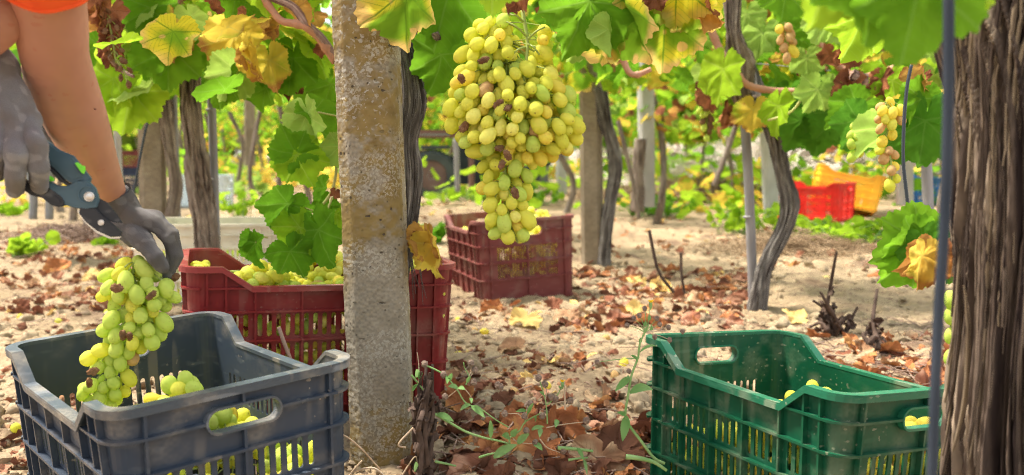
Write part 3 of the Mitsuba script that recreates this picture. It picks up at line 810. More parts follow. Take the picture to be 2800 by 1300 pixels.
# ---------------------------------------------------------------- the hanging bunches
rng = np.random.default_rng(21)
MAIN = [(62, 1290, 1470), (95, 1262, 1512), (140, 1245, 1525), (190, 1246, 1522), (235, 1228, 1560), (280, 1210, 1592), (330, 1218, 1600), (378, 1222, 1594), (405, 1262, 1575),
        (425, 1298, 1530), (446, 1302, 1462), (500, 1302, 1462), (560, 1306, 1458), (600, 1314, 1470), (635, 1326, 1462), (664, 1392, 1440)]
b_main, C_main = hanging_bunch('very large yellow green grape bunch hanging by itself right of the concrete post', MAIN, 1.60, 0.0117,
                     {'grape_yellow': 7, 'grape_green': 2.5, 'grape_bright': 2.0, 'grape_gold': 1.8, 'grape_pink': 0.3, 'shrivel': 0.1}, rng, ratio=0.62, n=330, shell=0.40, stem_to=at(1425, -30, 1.62), hollow=(1436, 60, 52, 120))
m, uv = tube([at(1425, -40, 1.60), at(1430, 40, 1.575), at(1442, 110, 1.565), at(1436, 190, 1.56), at(1420, 300, 1.58)], [0.0038, 0.0036, 0.0032, 0.0026, 0.002], 10, n=30)
obj('stalk', m, 'stem_green', b_main, smooth=True, uv=uv)
for ax, ay, bx, by in ((1440, 100, 1385, 60), (1442, 110, 1490, 75), (1440, 130, 1400, 150), (1441, 120, 1475, 150), (1436, 190, 1390, 215), (1430, 60, 1395, 40)):
    m, uv = tube([at(ax, ay, 1.565), at((ax + bx) / 2, (ay + by) / 2 - 6, 1.55), at(bx, by, 1.555)], [0.0022, 0.0016, 0.0014], 8, n=12)
    obj('side_stalk', m, 'stem_green', b_main, smooth=True, uv=uv)
for px, py in ((1388, 425), (1372, 450), (1262, 215), (1362, 285), (1388, 295), (1322, 165), (1408, 528)):
    inst('shrivelled_grape', f'shrivel_{rng.integers(3)}', mat4(basis_z(rng.normal(0, 1, 3), rng), at(px, py, 1.53), 0.0125), b_main)
hz = lambda zx, zy: (200 + zx / 2.72, 700 + zy / 2.72)
HELD = [(40, 390, 560), (100, 250, 630), (170, 175, 690), (250, 165, 795), (330, 195, 795), (400, 225, 740), (480, 190, 735), (560, 175, 725), (630, 185, 700), (690, 130, 560), (730, 60, 490),
        (800, 40, 488), (870, 45, 488), (940, 20, 450), (1000, 5, 448), (1060, 60, 410), (1110, 75, 370), (1150, 90, 160)]
HELD = [(hz(0, a)[1], hz(b, 0)[0], hz(c, 0)[0]) for a, b, c in HELD]
b_held, C_held = hanging_bunch('cut green grape bunch held by the dark gloved hand over the grey crate', HELD, 1.36, 0.0105,
                     {'grape_green': 9, 'grape_yellow': 2, 'grape_pink': 0.3, 'shrivel': 0.25}, rng, ratio=0.55, n=240, shell=0.40, stem_to=at(452, 742, 1.385))
for zx, zy in ((325, 240), (580, 295), (370, 590), (420, 600), (150, 860), (120, 945)):
    inst('shrivelled_grape', f'shrivel_{rng.integers(3)}', mat4(basis_z(rng.normal(0, 1, 3), rng), at(*hz(zx, zy), 1.29), 0.0105), b_held)
inst('shrivelled_grape', 'shrivel_1', mat4(basis_z([1, 0.2, 0.3], rng), at(472, 760, 1.39), 0.013), b_held)
PINK = {'grape_gold': 3, 'grape_pink': 3, 'grape_yellow': 2}
hanging_bunch('amber and pink grape bunch hanging above a lower one beside the thin black tube', [(278, 2405, 2450), (300, 2388, 2475), (330, 2386, 2476), (365, 2398, 2455), (395, 2400, 2425)], 1.85, 0.0100, PINK, rng, n=60, hi=False)
hanging_bunch('long pinkish grape bunch below the amber one, over the distant blue crate', [(412, 2395, 2465), (440, 2398, 2470), (470, 2410, 2472), (500, 2412, 2462), (520, 2425, 2445)], 1.85, 0.0100, {**PINK, 'grape_yellow': 4}, rng, n=60, hi=False)
hanging_bunch('shaded green grape bunch hanging left of the amber one', [(340, 2325, 2370), (370, 2316, 2378), (405, 2316, 2368), (440, 2320, 2352)], 2.2, 0.0105, {'grape_green': 3, 'grape_yellow': 1}, rng, n=60, hi=False)
hanging_bunch('small pale pink drying grape cluster under the red canes', [(62, 2130, 2165), (85, 2115, 2178), (120, 2122, 2180), (160, 2140, 2180)], 2.6, 0.0125, {'grape_pink': 4, 'grape_gold': 3, 'grape_brown': 1}, rng, n=40, hi=False)
hanging_bunch('dull olive grape bunch in the shade left of the tall thin stake', [(240, 1900, 1975), (290, 1900, 1965), (340, 1915, 1950), (380, 1925, 1945)], 3.6, 0.012, {'grape_green': 3, 'grape_brown': 2}, rng, n=60, hi=False)
hanging_bunch('shrivelled brown grape bunch drying in the leaves beside the bare arm', [(20, 258, 300), (60, 252, 345), (110, 265, 350), (160, 285, 345), (200, 310, 372), (240, 335, 368)], 2.2, 0.0115, {'shrivel': 9, 'grape_pink': 0.6}, rng, n=90, hi=False, shell=0.1)
hanging_bunch('green grape bunch hanging low beside the thick near trunk', [(800, 2585, 2612), (860, 2580, 2620), (940, 2585, 2620), (1010, 2590, 2615)], 1.5, 0.012, {'grape_green': 3, 'grape_yellow': 1}, rng, n=50, hi=False)

# ---------------------------------------------------------------- concrete posts
def post(label, top, bot, w, mat, Y, chamfer=0.22, hero=False, yaw=0.0):
    a, b = np.array(at(*top, Y)), np.array(at(*bot, Y))
    t = thing('concrete_post', label, 'post', 'concrete vineyard posts')
    c = w * chamfer
    pg = sbox(-w / 2, -w / 2, w / 2, w / 2)
    prof = np.array([(-w / 2 + c, -w / 2), (w / 2 - c * 0.55, -w / 2), (w / 2, -w / 2 + c * 0.55), (w / 2, w / 2 - c), (w / 2 - c, w / 2), (-w / 2 + c, w / 2), (-w / 2, w / 2 - c), (-w / 2, -w / 2 + c)])
    nseg, nl = (14, 170) if hero else (2, 8)
    pts = []
    for p, q in zip(prof, np.roll(prof, -1, 0)):
        for k in range(nseg): pts.append(p + (q - p) * k / nseg)
    pts = np.array(pts)
    if hero:      # soften the arrises
        for _ in range(3): pts = 0.25 * np.roll(pts, 1, 0) + 0.5 * pts + 0.25 * np.roll(pts, -1, 0)
    pts = pts @ np.array([[math.cos(yaw), math.sin(yaw)], [-math.sin(yaw), math.cos(yaw)]])
    n = len(pts)
    rows = []
    for s in np.linspace(0, 1, nl):
        o = a + (b - a) * s
        v = np.c_[o[0] + pts[:, 0], o[1] + pts[:, 1], np.full(n, o[2])]
        if hero:
            d = v * [1, 1, 1]
            k = 0.0030 * (meshkit.fbm(d * 55, 3, 4) - 0.5) + 0.004 * (meshkit.fbm(d * 9, 2, 8) - 0.5) - 0.0026 * np.clip(meshkit.noise(d * 110, 6) - 0.74, 0, 1) * 4
            v = v + np.c_[pts / (np.linalg.norm(pts, axis=1, keepdims=True) + 1e-9) * k[:, None], np.zeros(n)]
        rows.append(v)
    v = np.vstack(rows)
    f = []
    for r_ in range(nl - 1):
        i = r_ * n + np.arange(n); j = r_ * n + (np.arange(n) + 1) % n
        f.append(np.stack([i, j, j + n, i + n], 1))
    f = np.vstack(f)[:, ::-1]
    v = np.vstack([v, a])
    tri = np.vstack([f[:, [0, 1, 2]], f[:, [0, 2, 3]], np.stack([np.arange(n), (np.arange(n) + 1) % n, np.full(n, len(v) - 1)], 1)])
    obj('shaft', (v, tri), mat, t, smooth=28)
    return t


post('thick lichen stained concrete post rising between the red crate and the big grape bunch', (983, -420), (1053, 1330), 0.116, 'concrete', 1.72, hero=True)
post('tan concrete post beside a thin dark trunk, left of the gnarled trunk', (411, 60), (420, 600), 0.118, 'concrete_far', 4.35, yaw=0.25)
post('brownish concrete post with a dark curved trunk, right of the big grape bunch', (1612, 30), (1621, 757), 0.098, 'concrete_far', 4.35, yaw=-0.3)
post('grey concrete post further back, above a green weed tuft', (1765, 150), (1768, 566), 0.118, 'concrete_grey', 7.0)
post('distant grey concrete post just right of the bunch tail', (1531, 200), (1536, 530), 0.11, 'concrete_grey', 9.5)
post('distant tan concrete post above the leafy shoot', (683, 220), (683, 455), 0.12, 'concrete_far', 11.0)
post('pale concrete post behind the crooked right trunk', (2094, 250), (2110, 590), 0.10, 'concrete_grey', 6.4)
post('broad grey concrete post behind the right hand bunches', (2472, 250), (2472, 560), 0.115, 'concrete_grey', 7.4)

# ---------------------------------------------------------------- trunks
def bark_disp(seed, amp, fine, k=3.2, stretch=3.0, tw=1.2, swirl=1.1):
    def d(ang, l):
        a = ang + tw * l + 0.35 * np.sin(l * 9 + seed) + swirl * (meshkit.noise(np.stack([np.cos(ang) * 0.9, np.sin(ang) * 0.9 + seed, l * 7], -1), seed + 8) - 0.5)
        q = np.stack([np.cos(a) * k + seed, np.sin(a) * k, l * stretch], -1)
        rid = 1 - np.abs(2 * meshkit.fbm(q, 3, seed) - 1)
        q2 = np.stack([np.cos(a) * k * 3.3, np.sin(a) * k * 3.3 + seed, l * stretch * 2.2], -1)
        knots = meshkit.noise(np.stack([np.cos(ang) * 1.1, np.sin(ang) * 1.1, l * 8 + seed], -1), seed) - 0.5
        return 1 + amp * (rid - 0.6) * 1.3 + fine * (meshkit.fbm(q2, 2, seed + 3) - 0.5) * 2 + amp * 1.1 * knots
    return d


def trunk(root, pts, sides=48, n=90, mat='bark', seed=1, amp=0.30, fine=0.16, name='trunk', **k):
    m, uv = tube([p for p, r in pts], [r for p, r in pts], sides, n=n, disp=bark_disp(seed, amp, fine, **k))
    return obj(name, m, mat, root, smooth=True, uv=uv)


def strips(root, path, count, rng, mat, wid, length, lift=0.004, a0=0.0, a1=6.28):
    """Loose bark ribbons lying along a trunk path of (point, radius)."""
    pr = spline(np.array([list(p) + [r] for p, r in path]), 160)
    t, A, B = frames(pr[:, :3])
    for _ in range(count):
        L = int(rng.uniform(*length)); i0 = rng.integers(0, max(1, 160 - L)); a = rng.uniform(a0, a1)
        idx = np.arange(i0, min(160, i0 + L))
        aa = a + 0.25 * np.cumsum(rng.normal(0, 0.03, len(idx))) + 0.22 * np.sin(np.linspace(0, rng.uniform(0.5, 2), len(idx)))
        s = np.linspace(0, 1, len(idx))
        rr = pr[idx, 3] * 1.03 + lift * (0.3 + 2.2 * np.abs(s - 0.5) ** 2 * rng.uniform(0, 3))
        c = pr[idx, :3] + rr[:, None] * (np.cos(aa)[:, None] * A[idx] + np.sin(aa)[:, None] * B[idx])
        w = wid * rng.uniform(0.4, 1.3) * np.sin(np.pi * np.clip(s, 0.03, 0.97)) ** 0.5
        m, uv = tube(c[::2], np.maximum(w[::2], 4e-4), 6, flat=(1.0, 0.42))
        obj('bark_strip', m, mat, root, smooth=True, uv=uv)


VINES = []


def vine(label, pts, Y, seed, mat='bark', sides=44, n=80, group='grape vines of the vineyard', **k):
    root = thing('grape_vine', label, 'vine', group)
    path = [(at(px, py, Y if len(e) < 2 else e[1]), e[0]) for px, py, *e in pts]
    trunk(root, path, sides, n, mat, seed, **k)
    VINES.append((root, path[0][0]))
    return root, path


rng = np.random.default_rng(8)
v_post, pth = vine('grey shaggy barked vine trunk pressed against the right side of the main post', [(1060, -320, 0.024, 1.9), (1075, -160, 0.026, 1.88), (1092, 40, 0.021, 1.86), (1108, 110, 0.022, 1.84), (1122, 200, 0.020, 1.83), (1130, 290, 0.023, 1.83), (1112, 380, 0.020, 1.83),
      (1117, 470, 0.024, 1.83), (1112, 560, 0.022, 1.83), (1094, 680, 0.022, 1.84), (1080, 800, 0.021, 1.85), (1060, 1000, 0.023, 1.85), (1045, 1200, 0.027, 1.85)], 1.83, 3, 'bark_grey', 72, 220, amp=0.34, fine=0.22)
strips(v_post, pth, 44, rng, 'bark_grey', 0.0030, (22, 70), 0.004)
for k in range(10):      # frayed fibres at the foot of the hanging bark
    a = at(1118 + rng.uniform(-14, 14), 600 + rng.uniform(-60, 60), 1.80); b = at(1112 + rng.uniform(-22, 55), 790 + rng.uniform(-60, 70), 1.795)
    m, uv = tube([a, 0.5 * (a + b) + rng.normal(0, 0.006, 3), b], [0.0016, 0.0012, 0.0005], 5, n=12)
    obj('bark_fibre', m, 'bark_grey', v_post, smooth=True, uv=uv)
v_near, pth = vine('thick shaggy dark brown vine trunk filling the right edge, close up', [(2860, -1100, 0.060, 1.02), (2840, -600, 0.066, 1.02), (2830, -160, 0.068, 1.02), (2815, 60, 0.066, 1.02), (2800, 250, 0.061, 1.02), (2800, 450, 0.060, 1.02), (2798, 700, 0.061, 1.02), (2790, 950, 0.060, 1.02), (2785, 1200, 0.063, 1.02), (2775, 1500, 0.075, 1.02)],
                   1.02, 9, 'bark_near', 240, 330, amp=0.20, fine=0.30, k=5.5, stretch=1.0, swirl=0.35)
strips(v_near, pth, 90, rng, 'bark_strand', 0.0034, (22, 90), 0.009)
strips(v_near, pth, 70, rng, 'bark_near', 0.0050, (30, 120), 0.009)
m, uv = tube([at(2680, 380, 1.06), at(2630, 260, 1.05), at(2590, 170, 1.04), at(2560, 60, 1.03), at(2550, -40, 1.0)], [0.022, 0.015, 0.010, 0.008, 0.008], 28, n=50, disp=bark_disp(5, 0.3, 0.14))
obj('arm', m, 'bark_near', v_near, smooth=True, uv=uv)
v_left, pth = vine('gnarled brown vine trunk in front of the cream crate, left of centre', [(540, 110, 0.036), (518, 165, 0.037), (520, 230, 0.031), (526, 320, 0.030), (536, 420, 0.029), (539, 440, 0.034), (547, 520, 0.030), (558, 590, 0.031), (568, 690, 0.034), (580, 790, 0.038)], 2.85, 14, 'bark', 72, 150, amp=0.36, fine=0.24)
strips(v_left, pth, 18, rng, 'bark', 0.004, (15, 60), 0.003)
v_thin, _ = vine('thin dark vine trunk hugging the tan post', [(446, 220, 0.030), (455, 330, 0.028), (468, 420, 0.026), (480, 500, 0.026), (474, 560, 0.028), (462, 640, 0.030)], 4.3, 6)
v_rpost, _ = vine('dark curved vine trunk leaning off the brownish post', [(1640, 240, 0.028), (1655, 330, 0.030), (1676, 400, 0.029), (1682, 470, 0.028), (1670, 540, 0.027), (1658, 620, 0.026), (1648, 760, 0.032)], 4.3, 16, 'bark_grey')
v_right, pth = vine('crooked dark vine trunk leaning left to right over the soil above the green crate', [(2040, 180, 0.030, 3.2), (2085, 290, 0.024), (2112, 350, 0.028), (2130, 420, 0.023), (2143, 480, 0.022), (2160, 555, 0.027), (2146, 620, 0.023), (2112, 690, 0.025), (2085, 760, 0.024), (2068, 870, 0.032)], 3.1, 19, 'bark_grey', 64, 130, amp=0.40, fine=0.24)
strips(v_right, pth, 10, rng, 'bark_grey', 0.004, (15, 60), 0.003)
m, uv = tube([at(2085, 290, 3.1), at(2030, 270, 3.0), at(2022, 170, 2.95), at(2005, 90, 2.9), at(2000, -60, 2.9), at(1960, -260, 2.9)], [0.030, 0.026, 0.040, 0.022, 0.024, 0.02], 40, n=90, disp=bark_disp(7, 0.5, 0.28))
obj('arm', m, 'bark', v_right, smooth=True, uv=uv)
v_far, _ = vine('slim dark vine stem left of the far grey post', [(1752, 380, 0.04), (1745, 470, 0.04), (1742, 580, 0.05)], 6.8, 2, sides=24, n=30)

# ---------------------------------------------------------------- stakes, tubes, wires, sticks
def rod(name, label, cat, pts, rad, Y, mat, group=None, sides=16, rings=(), n=None, ground=False):
    P = [at(px, py, y[0] if y else Y) for px, py, *y in pts]
    root = thing(name, label, cat, group)
    m, uv = tube(P, rad, sides, n=n or max(12, 8 * len(P)))
    obj('shaft', m, mat, root, smooth=True, uv=uv)
    for py in rings:
        s = (py - pts[0][1]) / (pts[-1][1] - pts[0][1]); c = P[0] + s * (P[-1] - P[0]); d = (P[-1] - P[0]) / np.linalg.norm(P[-1] - P[0])
        m, uv = tube([c - d * 0.005, c - d * 0.002, c + d * 0.002, c + d * 0.005], [rad * 1.02, rad * 1.14, rad * 1.14, rad * 1.02], sides)
        obj('node', m, mat, root, smooth=True)
    return root


SG = 'grey cane stakes'
rod('vine_stake', 'grey jointed stake standing right of the gnarled left trunk', 'stake', [(570, 100), (578, 260), (594, 760)], 0.0135, 2.92, 'stake_metal', SG, rings=(298, 488))
rod('vine_stake', 'thin grey stake right of the thin dark trunk and tan post', 'stake', [(476, 230), (490, 660)], 0.0125, 4.4, 'stake_metal', SG, rings=(440,))
rod('vine_stake', 'tall thin grey stake left of the crooked right trunk', 'stake', [(2027, 215), (2046, 480), (2061, 860)], 0.0165, 3.15, 'stake_metal', SG, rings=(590,))
rod('vine_stake', 'pale stake partly hidden by the bare forearm', 'stake', [(318, 300), (328, 520)], 0.018, 5.0, 'concrete_grey', SG)
rod('vine_stake', 'grey stake behind the hanging yellow leaf at the right', 'stake', [(2530, 380), (2545, 720)], 0.017, 2.9, 'stake_metal', SG)
rod('vine_stake', 'slim stake in front of the distant tractor wheel', 'stake', [(1247, 380), (1252, 525)], 0.026, 8.5, 'stake_metal', SG)
rod('vine_stake', 'thin distant stake left of the tail of the big bunch', 'stake', [(1288, 360), (1290, 520)], 0.028, 9.0, 'rust_bar', SG)
rod('wooden_stick', 'thin dark stick leaning left of the far grey post', 'stick', [(1690, 330), (1722, 460), (1748, 600)], 0.016, 6.4, 'bark', None)
rod('wooden_stick', 'dark stick leaning right in the shade behind the tall stake', 'stick', [(2030, 290), (1990, 410), (1952, 510)], 0.018, 6.0, 'bark', None)
rod('wooden_stick', 'bare dark twig standing in the soil behind the flowering weed', 'stick', [(1775, 630), (1800, 740), (1842, 800)], 0.006, 3.2, 'dead_dark', None)
rod('wooden_stick', 'short upright dark twig among the rusty leaves', 'stick', [(1862, 690), (1863, 745), (1872, 805)], 0.005, 3.2, 'dead_dark', None)
rod('wooden_stick', 'broken twig sticking up between the grey and red crates', 'stick', [(762, 895), (778, 940), (795, 985)], 0.0035, 1.62, 'twig', None)
rod('drip_hose', 'thick blue grey drip hose hanging in front of the near trunk', 'hose', [(2600, -900), (2592, -300), (2594, 100), (2590, 400), (2582, 620), (2567, 850), (2556, 1100), (2546, 1420)], 0.0041, 0.70, 'hose_blue', sides=20)
rod('drip_tube', 'thin black tube dangling beside the amber bunches', 'tube', [(2492, 178), (2480, 240), (2472, 330), (2470, 440), (2480, 540), (2490, 640), (2494, 765)], 0.0028, 1.5, 'tube_black', sides=10)
rod('drip_tube', 'black tube curving down in front of the tan post', 'tube', [(446, 215), (425, 270), (400, 350), (383, 430), (370, 500), (358, 560)], 0.0042, 3.1, 'tube_black', sides=10)
rod('trellis_wire', 'pale trellis wire crossing behind the red canes', 'wire', [(1930, 165), (2045, 173), (2130, 180), (2330, 200), (2480, 212)], 0.0018, 2.95, 'wire_grey', sides=6)
rod('trellis_wire', 'dark trellis rod passing behind the leaf right of the post', 'wire', [(1000, -25), (1160, 2), (1250, 32), (1330, 50)], 0.0042, 1.75, 'tube_black', sides=8)
# ---------------------------------------------------------------- canes and leaves of the near vines
def cane(root, pts, rad, mat='cane', n=40, knots=True):
    P = [at(px, py, Y) for px, py, Y in pts]
    L = [0.0]
    dsp = (lambda a, l: 1 + 0.30 * np.exp(-((np.mod(l, 0.075) - 0.037) / 0.006) ** 2)) if knots else None
    m, uv = tube(P, np.linspace(rad, rad * 0.72, len(P)), 14, n=n, disp=dsp)
    return obj('cane', m, mat, root, smooth=True, uv=uv)


def img_dir(phi, out=0.0):
    """Unit vector: phi = degrees clockwise from straight down in the picture plane; out = tilt towards the camera."""
    a = math.radians(phi)
    d = np.array([-math.sin(a), -out, -math.cos(a)])
    return d / np.linalg.norm(d)


hn = [0]


def hero(root, px, py, Y, L, phi, mat, out=0.0, turn=0.0, face=1, pet=None, name='leaf', **k):
    """A leaf whose petiole end is at the pixel; L = length to its tip; turn = rotation about its own length."""
    hn[0] += 1
    k.setdefault('seed', 200 + hn[0])
    (v, f), uv = leaf_mesh(130, 9, **k)
    y = img_dir(phi, out)
    nrm = np.array([0, -1.0, 0.15]) * face; nrm -= y * (nrm @ y); nrm /= np.linalg.norm(nrm)
    x = np.cross(y, nrm)
    R = rotmat(y, math.radians(turn)) @ np.stack([x, y, nrm], 1)
    p = at(px, py, Y)
    key = obj(name, (v * L @ R.T + p, f), mat, root, smooth=True, uv=uv)
    if pet is not None:
        e = at(*pet)
        m, u2 = tube([p, 0.5 * (p + e) + [0, -0.004, 0.008], e], [0.0014, 0.0015, 0.0019], 7, n=12)
        obj('petiole', m, 'cane_green', key, smooth=True, uv=u2)
    return key


# the vine on the main post: leaves round the big bunch
R1 = v_post
cane(R1, [(1180, -60, 1.66), (1420, -25, 1.64), (1600, -5, 1.66), (1760, -30, 1.68), (1900, -60, 1.7)], 0.0075)
hero(R1, 1112, -25, 1.60, 0.105, 4, 'leaf_mottled', turn=28, fold=0.35, droop=0.1, pet=(1180, -60, 1.65))
hero(R1, 1230, -30, 1.70, 0.110, 15, 'leaf_green', turn=-20, fold=0.2, pet=(1180, -60, 1.65))
hero(R1, 1205, 150, 1.82, 0.085, 10, 'leaf_green', turn=-35)
hero(R1, 1165, 150, 1.95, 0.075, -20, 'leaf_yellow', turn=20)
hero(R1, 1609, 4, 1.56, 0.105, 22, 'leaf_green', out=0.15, turn=-22, fold=0.28, wave=0.09, pet=(1590, -30, 1.64))
hero(R1, 1640, 10, 1.585, 0.100, -14, 'leaf_mottled', out=0.05, turn=16, fold=0.2, pet=(1640, -30, 1.65))
hero(R1, 1668, 80, 1.545, 0.046, 8, 'leaf_pale', out=0.1, turn=-48, fold=0.6, face=-1)
hero(R1, 1708, 15, 1.575, 0.115, -22, 'leaf_mottled', out=0.05, turn=58, fold=0.5, wave=0.05, pet=(1720, -30, 1.66))
hero(R1, 1722, -30, 1.60, 0.045, 5, 'leaf_pale', turn=15)
hero(R1, 1775, -35, 1.575, 0.080, 12, 'leaf_mottled', turn=-15, fold=0.25)
hero(R1, 1818, 44, 1.60, 0.092, 2, 'leaf_mottled', out=0.08, turn=6, fold=0.12, droop=0.15, wave=0.10, pet=(1815, -40, 1.68))
hero(R1, 1835, 40, 1.615, 0.074, -70, 'leaf_mottled', out=0.05, turn=10, fold=0.15)
hero(R1, 1852, -45, 1.565, 0.080, 3, 'leaf_mottled', turn=12, fold=0.2)
hero(R1, 1880, -25, 1.575, 0.080, -38, 'leaf_mottled', turn=20, fold=0.25)
hero(R1, 1930, 22, 1.56, 0.042, -42, 'leaf_orange', turn=50, curl=2.2, crumple=0.2, fold=0.1)
hero(R1, 1790, -10, 1.55, 0.030, 30, 'leaf_brown', crumple=0.3)
hero(R1, 1528, 8, 1.575, 0.046, 18, 'leaf_brown', turn=-15, curl=1.2, crumple=0.35, rough=0.12)
hero(R1, 1425, -32, 1.54, 0.045, 30, 'leaf_brown', turn=-20, curl=1.4, crumple=0.35, rough=0.12)
hero(R1, 1355, -62, 0.98, 0.042, 8, 'leaf_lime', out=0.3, turn=10)
hero(R1, 1600, 80, 1.66, 0.07, 25, 'leaf_pale', turn=10, face=-1)
hero(R1, 1170, 650, 1.72, 0.062, -16, 'leaf_orange', turn=38, curl=1.6, crumple=0.28, rough=0.10, pet=(1128, 620, 1.81))
hero(R1, 1182, 668, 1.71, 0.068, -14, 'leaf_yellow', turn=52, curl=1.3, crumple=0.22, rough=0.08)
hero(R1, 1150, 655, 1.735, 0.03, 30, 'leaf_brown', turn=0, curl=1.5, crumple=0.3)
# hanging old twig
m, uv = tube([at(1225, 20, 1.72), at(1212, 60, 1.72), at(1196, 95, 1.71), at(1190, 105, 1.70)], [0.006, 0.0055, 0.007, 0.010], 16, n=24, disp=bark_disp(3, 0.3, 0.2))
obj('dead_spur', m, 'bark', R1, smooth=True, uv=uv)
# tie cane forking left of the post
cane(R1, [(918, 170, 1.92), (876, 108, 1.9), (840, 76, 1.88), (815, 66, 1.88), (771, 58, 1.88), (740, 24, 1.88), (700, -30, 1.88)], 0.0095, 'cane')
cane(R1, [(915, 160, 1.92), (878, 106, 1.9), (838, 68, 1.88), (821, 43, 1.88), (796, 16, 1.88), (735, -10, 1.88), (680, -40, 1.88)], 0.0105, 'cane_old', knots=False)
# the leafy shoot left of the post
Z3 = lambda x, y: (620 + x / 2.215, 260 + y / 2.215)
YS = 1.86
S = [(*Z3(662, 300), YS), (*Z3(662, 470), YS), (*Z3(628, 600), YS - .01), (*Z3(540, 710), YS - .02), (*Z3(460, 815), YS - .03), (*Z3(385, 950), YS - .05)]
cane(R1, S, 0.0032, 'cane_green', knots=True)
cane(R1, [(*Z3(640, 620), YS - .01), (*Z3(600, 720), YS - .03), (*Z3(565, 815), YS - .05)], 0.0022, 'cane_green')
cane(R1, [(*Z3(664, 430), YS), (*Z3(580, 395), YS - .01), (*Z3(500, 360), YS - .02), (*Z3(420, 362), YS - .03)], 0.0020, 'cane_green')
cane(R1, [(*Z3(670, 130), YS), (*Z3(560, 108), YS - .01), (*Z3(500, 115), YS - .02)], 0.0020, 'cane_green')
cane(R1, [(*Z3(460, 815), YS - .03), (*Z3(370, 830), YS - .04), (*Z3(285, 845), YS - .05)], 0.0018, 'cane_green')
cane(R1, [(*Z3(520, 700), YS - .03), (*Z3(440, 672), YS - .04), (*Z3(370, 668), YS - .05)], 0.0018, 'cane_green')
hero(R1, *Z3(420, 362), YS - .035, 0.0640, 152, 'leaf_green', out=0.2, turn=-15, fold=0.12, wave=0.05)
hero(R1, *Z3(425, 365), YS - .03, 0.0722, -25, 'leaf_lime', out=0.15, turn=12, fold=0.10, wave=0.05)
hero(R1, *Z3(500, 115), YS - .02, 0.0697, -12, 'leaf_pale', out=0.1, turn=40, fold=0.5)
hero(R1, *Z3(520, 110), YS + .01, 0.0656, -40, 'leaf_green', turn=-50, fold=0.4)
hero(R1, *Z3(680, 310), YS - .02, 0.0492, 42, 'leaf_pale', turn=-35, fold=0.4)
hero(R1, *Z3(365, 655), YS - .05, 0.0656, 35, 'leaf_green', out=0.2, turn=-38, fold=0.35, droop=0.25)
hero(R1, *Z3(340, 650), YS - .02, 0.0574, 15, 'leaf_green', turn=35, fold=0.3)
hero(R1, *Z3(440, 800), YS - .05, 0.0623, 38, 'leaf_lime', out=0.3, turn=-10, fold=0.10)
hero(R1, *Z3(500, 800), YS - .035, 0.0492, 5, 'leaf_green', turn=30, face=-1)
hero(R1, *Z3(560, 815), YS - .06, 0.0820, -20, 'leaf_green', out=0.2, turn=32, fold=0.30, droop=0.2)
hero(R1, *Z3(385, 945), YS - .07, 0.062, -34, 'leaf_green', out=0.25, turn=-28, fold=0.25, droop=0.25)
hero(R1, *Z3(175, 895), YS - .06, 0.0525, -6, 'leaf_green', out=0.1, turn=40, fold=0.4, pet=(*Z3(245, 865), YS - .05))
hero(R1, *Z3(150, 890), YS - .05, 0.0287, 65, 'leaf_green', out=0.3, turn=-30)
hero(R1, *Z3(620, 670), YS + .02, 0.0451, 20, 'leaf_green', turn=25, fold=0.4)
hero(R1, *Z3(590, 560), YS + .03, 0.0410, 35, 'leaf_green', turn=50, fold=0.4)
hero(R1, *Z3(660, 720), YS + .02, 0.0369, -10, 'leaf_lime', turn=-40)
hero(R1, *Z3(660, 590), YS - .03, 0.0148, 10, 'leaf_brown', crumple=0.3)
# mid leaves left of the post
for a in ((682, 140, 1.98, .095, -8, 'leaf_yellow', 62, dict(curl=1.5, crumple=.16, fold=.1)), (700, 145, 1.99, .088, -6, 'leaf_yellow', 70, dict(curl=1.0)), (672, 150, 1.97, .05, 10, 'leaf_orange', 50, dict(curl=2, crumple=.25)),
          (640, 100, 2.1, .13, 20, 'leaf_yellow', -20, {}), (625, 145, 2.12, .11, 10, 'leaf_yellow', 15, {}), (740, 165, 2.05, .10, -10, 'leaf_yellow', 20, {}),
          (650, -40, 2.0, .13, 12, 'leaf_green', -15, {}), (740, -40, 2.05, .13, -18, 'leaf_green', 20, {}), (820, -20, 2.1, .11, -20, 'leaf_lime', 30, {}),
          (800, 160, 2.08, .12, 8, 'leaf_green', -15, {}), (860, 130, 2.1, .115, -15, 'leaf_lime', 25, {}), (760, 180, 2.1, .11, 25, 'leaf_green', 10, {}), (905, 230, 2.15, .10, 20, 'leaf_green', -25, {}),
          (640, 190, 2.05, .115, 25, 'leaf_pale', -40, {}), (610, 210, 2.08, .12, 10, 'leaf_green', 35, {}), (670, 35, 1.95, .035, 10, 'leaf_brown', 30, dict(curl=2, crumple=.3)),
          (885, 130, 2.0, .038, 12, 'leaf_brown', 20, dict(curl=1.5, crumple=.3)), (760, 75, 2.05, .05, 15, 'leaf_orange', 40, dict(curl=1.5, crumple=.3)), (590, 0, 1.9, .05, -30, 'leaf_brown', 30, dict(curl=2.4, crumple=.3)),
          (900, 190, 2.2, .09, -25, 'leaf_yellow', 10, {}), (950, 330, 2.2, .09, 25, 'leaf_green', 30, {}), (850, 260, 2.3, .10, 5, 'leaf_green', 30, {})):
    hero(R1, a[0], a[1], a[2], a[3] * 0.68, a[4], a[5], turn=a[6], **a[7])
R2 = v_left
